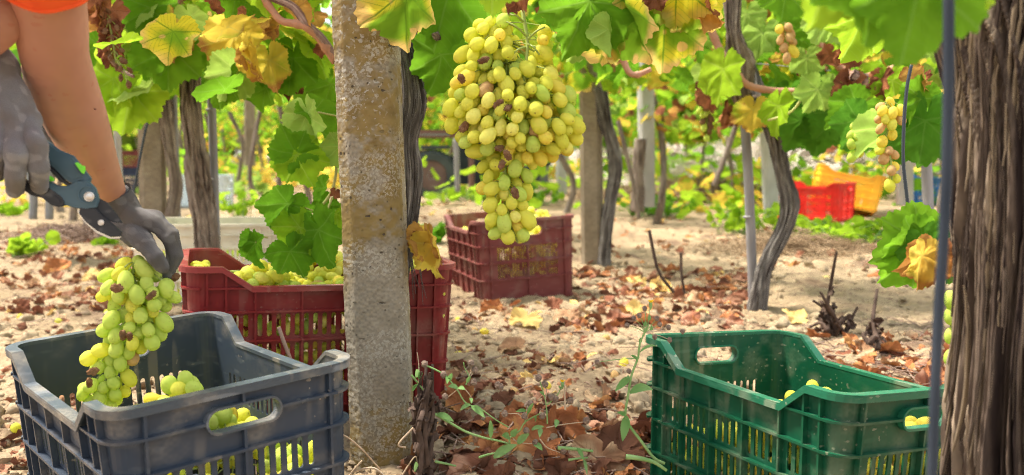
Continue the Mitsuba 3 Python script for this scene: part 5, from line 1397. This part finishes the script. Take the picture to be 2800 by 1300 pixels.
bolt(604, 916, 0.0060, 'pivot_bolt'); bolt(671, 1094, 0.0036, 'screw', yo=-0.0085)
lf, uvl = leaf_mesh(24, 3, 77, crumple=0.3)
obj('leaf_scrap', (lf[0] @ rotmat([0, 1, 0], 1).T * 0.007 + z1(738, 1078, 1.13) + [0, 0.02, 0], lf[1]), 'leaf_lime', shears, smooth=True, uv=uvl)

# ---------------------------------------------------------------- fallen leaves and litter
rng = np.random.default_rng(55)
LIT = ['litter_red', 'litter_rust', 'litter_tan', 'litter_dark', 'litter_yellow']
LM = [leaf_mesh(56, 5, 300 + s, fold=0.1, droop=0.1, wave=0.14, rough=0.16, crumple=0.22 + 0.06 * (s % 3), curl=(0.0, 1.0, 1.7, -1.2, 0.6, -1.6, 2.3, 1.3)[s], roll=(0.5, 0, 0.8, 0, 1.4, 0, -0.6, -1.2)[s]) for s in range(8)]
LMs = [leaf_mesh(22, 2, 330 + s, rough=0.2, crumple=0.35, curl=(0.0, 1.8, -1.6, 1.0)[s]) for s in range(4)]
for b in LIT:
    for s, (m, uv) in enumerate(LM): shapegroup(f'lit_{b}_{s}', m, b, True, uv)


def litter_M(P, size, tilt=0.45):
    n = np.array([rng.normal(0, tilt), rng.normal(0, tilt), 1.0]); n /= np.linalg.norm(n)
    if rng.uniform() < 0.4: n = -n
    return mat4(basis_z(n, rng), P + [0, 0, size * rng.uniform(0.05, 0.30)], size)


ZONES = [  # x0, x1, y0, y1, big, small, size, colours, label place, group
    (0, 470, 620, 860, 70, 700, 0.042, {'litter_red': 4, 'litter_rust': 2.5, 'litter_tan': 2, 'litter_dark': 1, 'litter_yellow': .25}, 'left of the red crate'),
    (1560, 2040, 740, 905, 68, 620, 0.046, {'litter_red': 4.5, 'litter_rust': 2, 'litter_tan': 1.5, 'litter_dark': 0.8, 'litter_yellow': .25}, 'between the maroon crate and the crooked trunk'),
    (2230, 2640, 930, 1070, 60, 160, 0.044, {'litter_red': 3.5, 'litter_rust': 4, 'litter_tan': 2, 'litter_dark': 0.6}, 'behind the green crate'),
    (1120, 1800, 1165, 1330, 50, 130, 0.050, {'litter_red': 3.5, 'litter_rust': 3, 'litter_tan': 1.0, 'litter_dark': 2.5}, 'in front between the post and the green crate'),
    (1240, 1700, 835, 1180, 18, 560, 0.034, {'litter_red': 2, 'litter_rust': 1, 'litter_tan': 3, 'litter_dark': 2, 'litter_yellow': .6}, 'on the open soil between the crates'),
    (0, 300, 860, 1300, 8, 200, 0.032, {'litter_red': 3, 'litter_tan': 2, 'litter_dark': 2}, 'on the soil at the left edge'),
    (330, 1500, 500, 640, 14, 420, 0.060, {'litter_red': 2, 'litter_rust': 2.5, 'litter_tan': 4, 'litter_yellow': .8}, 'far off between the rows'),
    (1560, 2650, 590, 760, 16, 330, 0.050, {'litter_red': 2.5, 'litter_rust': 2, 'litter_tan': 4, 'litter_yellow': .5}, 'on the sunny soil by the crooked trunk')]
small = {}
KIND = {'litter_red': 'dry red brown', 'litter_rust': 'dry rust orange', 'litter_tan': 'pale tan brown', 'litter_dark': 'dark brown', 'litter_yellow': 'faded yellow'}
for x0, x1, y0, y1, nb, ns, size, cols, where in ZONES:
    for k in range(nb + ns):
        P = ground_at(rng.uniform(x0, x1), rng.uniform(y0, y1)); c = pick(rng, cols)
        if k < nb:
            key = inst('fallen_leaf', f'lit_{c}_{rng.integers(8)}', litter_M(P, size * rng.uniform(0.7, 1.25)))
            tag(key, f'{KIND[c]} curled vine leaf fallen {where}', 'fallen leaf', f'{KIND[c]} fallen leaves {where}')
        else:
            if meshkit.noise(np.array([P[0] * 4.2, P[1] * 3.0, 0.7]), 4) < 0.40 and rng.uniform() < 0.8: continue
            small.setdefault(c, []).append(litter_M(P, size * rng.uniform(0.25, 0.9), 0.6))
ms, us, n = [], [], 0
for c, mats in small.items():
    mesh, uv = batch(mats, LMs, rng)
    key = obj('leaf_litter', mesh, c, smooth=True, uv=uv)
    tag(key, f'scattered broken bits of {KIND[c]} fallen leaves over the soil', 'leaf litter', kind='stuff')


def fallen(label, px, py, size, mat, shape, yaw, tilt=(0.2, 0.0), up=0.01):
    P = ground_at(px, py)
    R = rotmat([1, 0, 0], tilt[0]) @ rotmat([0, 1, 0], tilt[1]) @ rotmat([0, 0, 1], yaw)
    key = inst('fallen_leaf', f'lit_{mat}_{shape}', mat4(R, P + [0, 0, up], size))
    tag(key, label, 'fallen leaf')


fallen('large pale yellow fallen leaf lying in front of the maroon crate', 1440, 900, 0.062, 'litter_yellow', 0, 2.9, (0.5, 0.1), 0.03)
fallen('rolled rust brown leaf propped against the front of the maroon crate', 1350, 862, 0.055, 'litter_rust', 6, 1.4, (0.4, 0.0), 0.02)
fallen('curled brown leaf lying just right of the large pale yellow leaf', 1515, 855, 0.045, 'litter_red', 2, 0.3, (0.6, 0), 0.02)
fallen('tan brown leaf at the right corner of the maroon crate', 1555, 875, 0.055, 'litter_tan', 3, 2.0, (0.5, 0), 0.02)
fallen('tan curled leaf alone on the open soil between post and green crate', 1410, 965, 0.050, 'litter_tan', 1, 1.8, (0.3, 0), 0.015)
fallen('yellow leaf standing on the rusty litter below the dark twigs', 1805, 800, 0.058, 'litter_yellow', 4, 3.0, (0.9, 0.1), 0.03)
fallen('small faded yellow leaf behind the flowering weed head', 1745, 868, 0.050, 'litter_yellow', 0, 2.4, (0.8, 0.2), 0.02)
fallen('pale yellow leaf lying left of the twigs on the litter', 1745, 780, 0.055, 'litter_yellow', 3, 2.4, (0.7, 0.2), 0.02)
fallen('yellow fallen leaf at the foot of the crooked right trunk', 2180, 880, 0.060, 'litter_yellow', 0, 1.4, (0.3, 0.2), 0.01)
fallen('big rust brown leaf standing upright in the weeds', 1520, 1200, 0.085, 'litter_rust', 4, 2.9, (1.15, 0.2), 0.02)
fallen('big rust brown leaf lying below the upright one', 1470, 1255, 0.085, 'litter_rust', 2, 2.2, (0.7, -0.2), 0.02)
fallen('pale fan shaped dry leaf with fine veins at the bottom edge', 1640, 1285, 0.070, 'litter_tan', 0, 2.8, (0.9, 0.0), 0.02)
fallen('dark brown leaf arching over the soil left of the green crate', 1700, 1272, 0.075, 'litter_dark', 1, 2.0, (0.5, 0.2), 0.03)
fallen('wide dark red brown leaf at the bottom edge right of the post plant', 1330, 1300, 0.085, 'litter_red', 5, 2.0, (0.5, 0.2), 0.02)
fallen('orange brown leaf against the foot of the red crate', 1255, 1120, 0.055, 'litter_rust', 2, 0.5, (0.9, 0.0), 0.02)
fallen('bright orange fallen leaf on the litter behind the held grapes', 160, 745, 0.070, 'litter_rust', 0, 1.0, (0.7, 0.3), 0.02)
fallen('pale orange leaf on the litter right of the bright orange one', 265, 765, 0.060, 'litter_yellow', 5, 1.0, (0.4, 0.3), 0.02)
for k in range(18):
    P = ground_at(*[(rng.uniform(1200, 1720), rng.uniform(880, 1180)), (rng.uniform(0, 300), rng.uniform(760, 1200))][k % 3 == 0])
    key = inst('fallen_grape', f"g2_{['grape_yellow', 'grape_pink', 'grape_gold'][k % 3]}_{k % 3}", mat4(basis_z(rng.normal(0, 1, 3), rng), P + [0, 0, 0.006], rng.uniform(0.0085, 0.0115)))
    tag(key, 'single yellow grape dropped on the bare soil', 'grape', 'grapes dropped on the soil')
tw = []
for k in range(420):
    x0, x1, y0, y1 = ((0, 470, 620, 900), (1120, 1800, 1120, 1330), (2200, 2640, 880, 1060), (1200, 2050, 760, 1100))[k % 4]
    P = ground_at(rng.uniform(x0, x1), rng.uniform(y0, y1)); a = rng.uniform(0, 6.28); l = rng.uniform(0.02, 0.10)
    e = np.array([math.cos(a), math.sin(a), rng.normal(0.05, 0.18)]) * l
    tw.append(tube([P - e + [0, 0, .012], P + rng.normal(0, .006, 3) + [0, 0, .012], P + e + [0, 0, .012]], [0.0012, 0.0016, 0.0008], 5, n=6)[0])
obj('twig_litter', join(tw), 'twig', smooth=True)
tag('twig_litter', 'thin dry twigs and stems lying among the fallen leaves', 'twigs', kind='stuff')

# ---------------------------------------------------------------- weeds in front
def blade(a, b, w, bend=0.0, n=14):
    """A narrow leaf from a to b with a folded midrib."""
    a, b = np.asarray(a, float), np.asarray(b, float); s = np.linspace(0, 1, n)
    L = np.linalg.norm(b - a); c = a + s[:, None] * (b - a) + np.array([0, 0, 1.0]) * (bend * L * 4 * s * (1 - s))[:, None]
    side = np.cross(b - a, [0.2, -0.8, 0.5]); side /= np.linalg.norm(side) + 1e-9; up = np.cross(side, (b - a) / L)
    ww = w * np.sin(np.pi * np.clip(s, 0.02, 1) ** 0.75) ** 0.8
    v = np.concatenate([c - side * ww[:, None] + up * ww[:, None] * 0.35, c, c + side * ww[:, None] + up * ww[:, None] * 0.35])
    i = np.arange(n - 1)
    f = np.vstack([np.stack([i, i + 1, i + n + 1, i + n], 1), np.stack([i + n, i + n + 1, i + 2 * n + 1, i + 2 * n], 1)])
    return v, np.vstack([f[:, [0, 1, 2]], f[:, [0, 2, 3]]])


def seedhead(root, p, r=0.0048):
    m = trimesh.creation.icosphere(subdivisions=2); v = m.vertices * (0.75 + 0.5 * meshkit.noise(m.vertices * 4 + p * 50, 3))[:, None] * [r, r, r * 1.15]
    obj('seed_head', (v + p, m.faces), 'seed_head', root)


Z8 = lambda x, y: (1100 + x / 3.68, 980 + y / 3.68)
def weedline(root, pts, Y, r=0.0013, mat='weed_green', name='stem', rad_end=0.6):
    P = [at(*Z8(x, y), Y + (e[0] if e else 0)) for x, y, *e in pts]
    m, uv = tube(P, np.linspace(r, r * rad_end, len(P)), 8, n=max(16, 6 * len(P)))
    obj(name, m, mat, root, smooth=True, uv=uv); return P


w1 = thing('flowering_weed', 'tall slender weed with one yellow flower and dark seed heads left of the green crate', 'weed')
YW = 1.50
weedline(w1, [(2640, 1060), (2530, 1000), (2400, 830), (2280, 670), (2245, 560), (2275, 360), (2305, 180), (2370, 0), (2380, -80), (2395, -160), (2440, -260), (2480, -340)], YW, 0.0026)
weedline(w1, [(2250, 990), (2400, 1010), (2540, 1050), (2660, 1130)], YW - 0.01, 0.0045)
for a, b, w in (((2280, 340), (2140, 300), .0), ((2290, 190), (2140, 335), .006), ((2290, 350), (2525, 320), .0075), ((2255, 580), (2215, 840), .0080), ((2255, 580), (2160, 545), .004), ((2290, 190), (2255, 200), .003), ((2370, 20), (2300, -30), .003), ((2390, -60), (2560, -120), .0025)):
    if w: obj('leaf', blade(at(*Z8(*a), YW), at(*Z8(*b), YW - 0.012), w, 0.16 if b[0] > a[0] else 0.04), 'weed_leaf', w1, smooth=True)
base = (2440, -260)
for x, y in ((2262, -330), (2330, -400), (2385, -430), (2440, -500), (2560, -400), (2590, -340), (2680, -310), (2820, -270), (2690, -185), (2540, -215), (2280, 130), (1960, 40)):
    b0 = base if y < 0 else (2370, 0) if x < 2100 else (2300, 180)
    P = weedline(w1, [b0, ((b0[0] + x) / 2 + 10, (b0[1] + y) / 2 - 8), (x, y)], YW, 0.0008, 'weed_green' if x < 2600 else 'weed_dry', 'stalk')
    seedhead(w1, P[-1], 0.0040)
P = weedline(w1, [(2470, -330), (2480, -430), (2500, -560)], YW, 0.0008, 'weed_green', 'stalk')
def flower(root, p, r=0.005):
    parts = []
    for k in range(9):
        a = k * 2 * math.pi / 9; parts.append(blade(p, p + np.array([math.cos(a) * r * 0.8, math.sin(a) * r * 0.5, r * 0.7]), r * 0.22, 0, 6))
    fk = obj('flower', join(parts), 'petal_yellow', root)
    m, uv = tube([p - [0, 0, 0.012], p - [0, 0, 0.006], p], [0.0012, 0.0026, 0.0030], 10, n=10); obj('flower_base', m, 'weed_green', fk, smooth=True)
flower(w1, P[-1], 0.0062)
for x, y in ((2440, -380), (2500, -330), (2390, -210), (2480, -440)):
    obj('bud', blade(at(*Z8(x, y + 60), YW), at(*Z8(x + 10, y), YW), 0.003), 'weed_leaf', w1, smooth=True)

w2_ = thing('sprawling_weed', 'sprawling grey green weed with dried seed heads on the soil right of the post', 'weed')
YW = 1.585
for pts, r, mt in (([(330, 560), (480, 650), (640, 740), (820, 800), (960, 830), (1070, 860)], .0026, 0), ([(230, 70), (320, 110), (430, 170), (490, 240), (560, 330), (640, 450), (800, 520), (940, 620), (1070, 695)], .0017, 0), ([(770, 1000), (860, 970), (930, 955)], .0024, 0),
                   ([(1230, 660), (1260, 560), (1300, 470)], .0015, 0), ([(1080, 860), (1085, 800), (1180, 730), (1240, 640), (1400, 550)], .0017, 0), ([(1460, 660), (1455, 560), (1440, 420), (1390, 250), (1370, 210)], .0014, 0), ([(1440, 420), (1450, 330), (1438, 280)], .0011, 1),
                   ([(1460, 470), (1560, 370), (1600, 290)], .0013, 0), ([(1500, 460), (1600, 440), (1690, 435)], .0010, 1), ([(1450, 700), (1600, 670), (1840, 640)], .0011, 1), ([(1220, 610), (1160, 560), (1070, 560)], .0010, 1), ([(1380, 810), (1460, 900), (1590, 950)], .0012, 1),
                   ([(1110, 810), (1180, 850), (1330, 860)], .0011, 1), ([(1565, 905), (1700, 910), (1920, 935)], .0038, 0), ([(1670, 1025), (1760, 1010), (1870, 1000)], .0024, 0), ([(330, 1040), (430, 1060), (540, 1085)], .0026, 0), ([(0, 1180), (60, 1080), (130, 990), (150, 1040), (175, 1150)], .0016, 1),
                   ([(560, 310), (500, 360), (460, 390)], .0009, 1), ([(620, 300), (670, 360), (700, 410)], .0010, 1), ([(640, 270), (670, 190), (620, 80)], .0014, 0), ([(670, 190), (690, 130), (690, 60)], .0009, 1), ([(680, 190), (730, 130)], .0009, 1), ([(1640, 520), (1635, 380), (1630, 240), (1600, 200)], .0019, 1),
                   ([(90, 170), (150, 240), (210, 320)], .0022, 0), ([(150, 400), (170, 250), (165, 60), (150, -60)], .0012, 1)):
    weedline(w2_, pts, YW, r, 'weed_dry' if mt else 'weed_green')
for a, b, w in (((350, 560), (520, 640), .007), ((700, 480), (830, 600), .008), ((890, 800), (885, 620), .006), ((920, 1000), (1160, 870), .010), ((1080, 800), (1000, 780), .008), ((1100, 790), (1160, 710), .007), ((560, 300), (460, 285), .006), ((560, 300), (630, 320), .006), ((470, 230), (500, 150), .005), ((460, 180), (450, 260), .005),
                ((680, 460), (580, 525), .005), ((690, 400), (695, 460), .004), ((1250, 530), (1140, 540), .004), ((1340, 640), (1330, 590), .006), ((1390, 700), (1380, 800), .006), ((1330, 860), (1410, 930), .007), ((1560, 620), (1540, 700), .006), ((1760, 900), (1830, 1040), .005), ((1830, 1020), (1860, 1178), .004), ((1420, 380), (1380, 340), .004),
                ((1600, 320), (1570, 290), .004), ((1600, 310), (1625, 270), .003), ((150, 190), (140, 110), .007), ((160, 200), (210, 150), .007), ((140, 1150), (135, 1040), .006), ((620, 90), (610, 40), .003), ((650, 250), (690, 180), .004), ((1160, 860), (1280, 760), .008), ((1300, 720), (1430, 690), .005), ((1260, 560), (1320, 450), .004), ((100, 330), (160, 260), .004)):
    obj('leaf', blade(at(*Z8(*a), YW), at(*Z8(*b), YW - 0.02), w * 0.8, 0.06), 'weed_leaf', w2_, smooth=True)
for x, y in ((225, 60), (415, 165), (430, 388), (690, 50), (730, 120), (720, 240), (1030, 560), (1370, 200), (1438, 265), (1690, 430), (1850, 630), (1290, 460), (1230, 580), (1250, 730), (1540, 410), (1500, 390), (1410, 580), (1620, 930), (960, 270), (990, 290), (1340, 850)):
    seedhead(w2_, at(*Z8(x, y), YW), 0.0056)
flower(w2_, at(*Z8(1612, 240), YW), 0.006)
dead = thing('dead_weed', 'blackened dry weed stalk standing against the foot of the concrete post', 'weed')
YD = 1.60
for k in range(46):
    a = at(1162 + rng.normal(0, 12), rng.uniform(1150, 1320), YD + rng.normal(0, .02)); b = at(1165 + rng.normal(0, 14), rng.uniform(1010, 1180), YD + rng.normal(0, .02))
    if k < 5: b = at(1168 + rng.normal(0, 5), 1015 + 8 * k, YD); a = at(1160, 1310, YD)
    m, uv = tube([a, 0.5 * (a + b) + rng.normal(0, 0.010, 3), b + rng.normal(0, 0.006, 3)], [0.0045, 0.0036, 0.0022], 7, n=14, flat=(1, 0.55), disp=bark_disp(k, 0.35, 0.3))
    obj('dry_stalk', m, 'dead_dark', dead, smooth=True, uv=uv)
for k in range(26):
    p = at(1160 + rng.normal(0, 17), rng.uniform(1080, 1300), YD - .01)
    mm, uv = LMs[k % 4]
    R = basis_z(rng.normal(0, 1, 3), rng)
    obj('withered_leaf', ((mm[0] * 0.016) @ R.T + p, mm[1]), 'dead_dark', dead, smooth=True)


def deadclump(label, cx, y0, y1, spread, n, Y=None):
    P = ground_at(cx, y1); Yd = P[1]; root = thing('dead_weed', label, 'weed')
    for k in range(n):
        a = at(cx + rng.normal(0, spread * .5), y1 + rng.uniform(-20, 10), Yd + rng.normal(0, .05)); top = y0 if k == 0 else rng.uniform(y0 * .55 + y1 * .45, y1 - 15)
        b = at(cx + (rng.normal(0, spread) if k else spread * .4), top, Yd + rng.normal(0, .05))
        m, uv = tube([a, 0.5 * (a + b) + rng.normal(0, 0.012, 3), b], [0.006, 0.005, 0.003], 7, n=16, disp=bark_disp(k + 5, 0.5, 0.3))
        obj('dry_stalk', m, 'dead_dark', root, smooth=True, uv=uv)
        for _ in range(2):
            s = rng.uniform(.3, 1); p = a + s * (b - a); mm, uv = LMs[k % 4]
            obj('withered_leaf', ((mm[0] * rng.uniform(.01, .022)) @ basis_z(rng.normal(0, 1, 3), rng).T + p, mm[1]), 'dead_dark', root, smooth=True)


deadclump('blackened dead weed clump behind the green crate, with one tall stem', 2275, 690, 925, 32, 22)
deadclump('smaller blackened dead weed right of the tall clump', 2392, 790, 960, 16, 9)
dry = thing('dry_stem', 'thin curved dry stem crossing the corner of the grey crate and the post foot', 'stem')
m, uv = tube([at(868, 1182, 1.30), at(930, 1186, 1.33), at(985, 1225, 1.38), at(1040, 1285, 1.45)], [0.0011, 0.0011, 0.0013, 0.0014], 7, n=40)
obj('stalk', m, 'weed_dry', dry, smooth=True, uv=uv)
for pts in ([(965, 1290), (1020, 1280), (1060, 1310)], [(990, 1260), (960, 1295), (940, 1330)], [(1130, 1170), (1090, 1215), (1110, 1225)]):
    m, uv = tube([at(x, y, 1.5) for x, y in pts], 0.0016, 7, n=14); obj('stalk', m, 'weed_dry', dry, smooth=True, uv=uv)

# ---------------------------------------------------------------- the tractor far behind
tr = thing('tractor', 'old dark tractor with a rusty wheel standing far behind the hanging grapes', 'tractor')
def wheel(px, py, Y, r, w, tread=18):
    c = at(px, py, Y); parts = []
    prof = [(r * .62, -w / 2), (r * .9, -w / 2), (r, -w * .36), (r, w * .36), (r * .9, w / 2), (r * .62, w / 2)]
    m = trimesh.creation.revolve(np.array(prof), sections=48); Rm = rotmat([1, 0, 0], math.pi / 2)
    parts.append((m.vertices @ Rm.T + c, m.faces))
    for k in range(tread * 2):
        a = k * math.pi / tread; bx = trimesh.creation.box([r * 0.10, w * 0.5, r * 0.07]); s = (k % 2) * 2 - 1
        parts.append((bx.vertices @ rotmat([1, 0, 0], 0.5 * s).T @ rotmat([0, 1, 0], -a).T + c + [math.cos(a) * r * 1.01, s * w * .24, math.sin(a) * r * 1.01], bx.faces))
    wk = numbered('tractor__wheel'); obj('tyre', join(parts), 'tyre', wk, smooth=35)
    prof = [(0.01, -w * .30), (r * .22, -w * .34), (r * .30, -w * .16), (r * .52, -w * .20), (r * .60, -w * .44), (r * .65, -w * .46), (r * .65, w * .40), (0.01, w * .40)]
    m = trimesh.creation.revolve(np.array(prof), sections=40)
    obj('wheel_rim', (m.vertices @ Rm.T + c, m.faces), 'rim_rust', wk, smooth=35)
    for k in range(6):
        a = k * math.pi / 3; b = trimesh.creation.icosphere(subdivisions=1, radius=r * .05)
        obj('wheel_nut', (b.vertices + c + [math.cos(a) * r * .17, -w * .36, math.sin(a) * r * .17], b.faces), 'machine_grey', wk)
wheel(1183, 480, 10.4, 0.275, 0.24)
wheel(1400, 470, 10.4, 0.30, 0.24)
def tbox(name, x0, y0, x1, y1, Y, d, mat):
    a, b = at(x0, y0, Y), at(x1, y1, Y)
    m = trimesh.creation.box([abs(b[0] - a[0]), d, abs(b[2] - a[2])]).subdivide(); m.apply_translation([(a[0] + b[0]) / 2, Y + d / 2, (a[2] + b[2]) / 2])
    obj(name, m, mat, tr)
tbox('roll_bar', 1120, 355, 1420, 378, 10.3, 0.10, 'rust_bar')
tbox('bar_stripe', 1122, 366, 1232, 371, 10.29, 0.02, 'machine_grey')
tbox('chassis', 1215, 425, 1480, 505, 10.6, 0.5, 'machine_dark')
tbox('mudguard', 1150, 398, 1225, 408, 10.3, 0.35, 'machine_dark')
tbox('engine', 1240, 376, 1400, 426, 10.62, 0.5, 'machine_dark')
tbox('seat_back', 1440, 400, 1500, 500, 10.5, 0.4, 'machine_grey')
m, uv = tube([at(1390, 520, 10.3), at(1440, 470, 10.3), at(1505, 440, 10.3)], 0.05, 10, n=12); obj('drawbar', m, 'machine_dark', tr, smooth=True, uv=uv)
tr2 = thing('farm_machine', 'dark farm machine with a pale round hood behind the bare arm', 'machine')
c = at(60, 262, 4.6)
prof = [(0.001, 0.16), (0.07, 0.155), (0.12, 0.12), (0.14, 0.06), (0.14, 0.0)]
m = trimesh.creation.revolve(np.array(prof)[::-1], sections=40); obj('hood', (m.vertices + c + [0, 0, -0.1], m.faces), 'machine_grey', tr2, smooth=35)
for x0, y0, x1, y1, nm in ((60, 260, 125, 330, 'engine'), (85, 330, 135, 400, 'frame'), (20, 300, 70, 420, 'tank')):
    a, b = at(x0, y0, 4.6), at(x1, y1, 4.6); m = m3d.Manifold.batch_hull([m3d.Manifold.sphere(0.03, 16).translate((float(px_), 4.6 + py_, float(pz_))) for px_ in (a[0] + .02, b[0] - .02) for py_ in (0, .2) for pz_ in (a[2] - .02, b[2] + .02)])
    obj(nm, m, 'machine_dark', tr2, smooth=40)
m, uv = tube([at(60, 420, 4.6), at(90, 520, 4.6), at(90, 600, 4.6)], 0.02, 10, n=12); obj('leg', m, 'machine_grey', tr2, smooth=True, uv=uv)
m, uv = tube([at(130, 380, 4.6), at(135, 520, 4.6), at(135, 600, 4.6)], 0.02, 10, n=12); obj('leg', m, 'machine_grey', tr2, smooth=True, uv=uv)
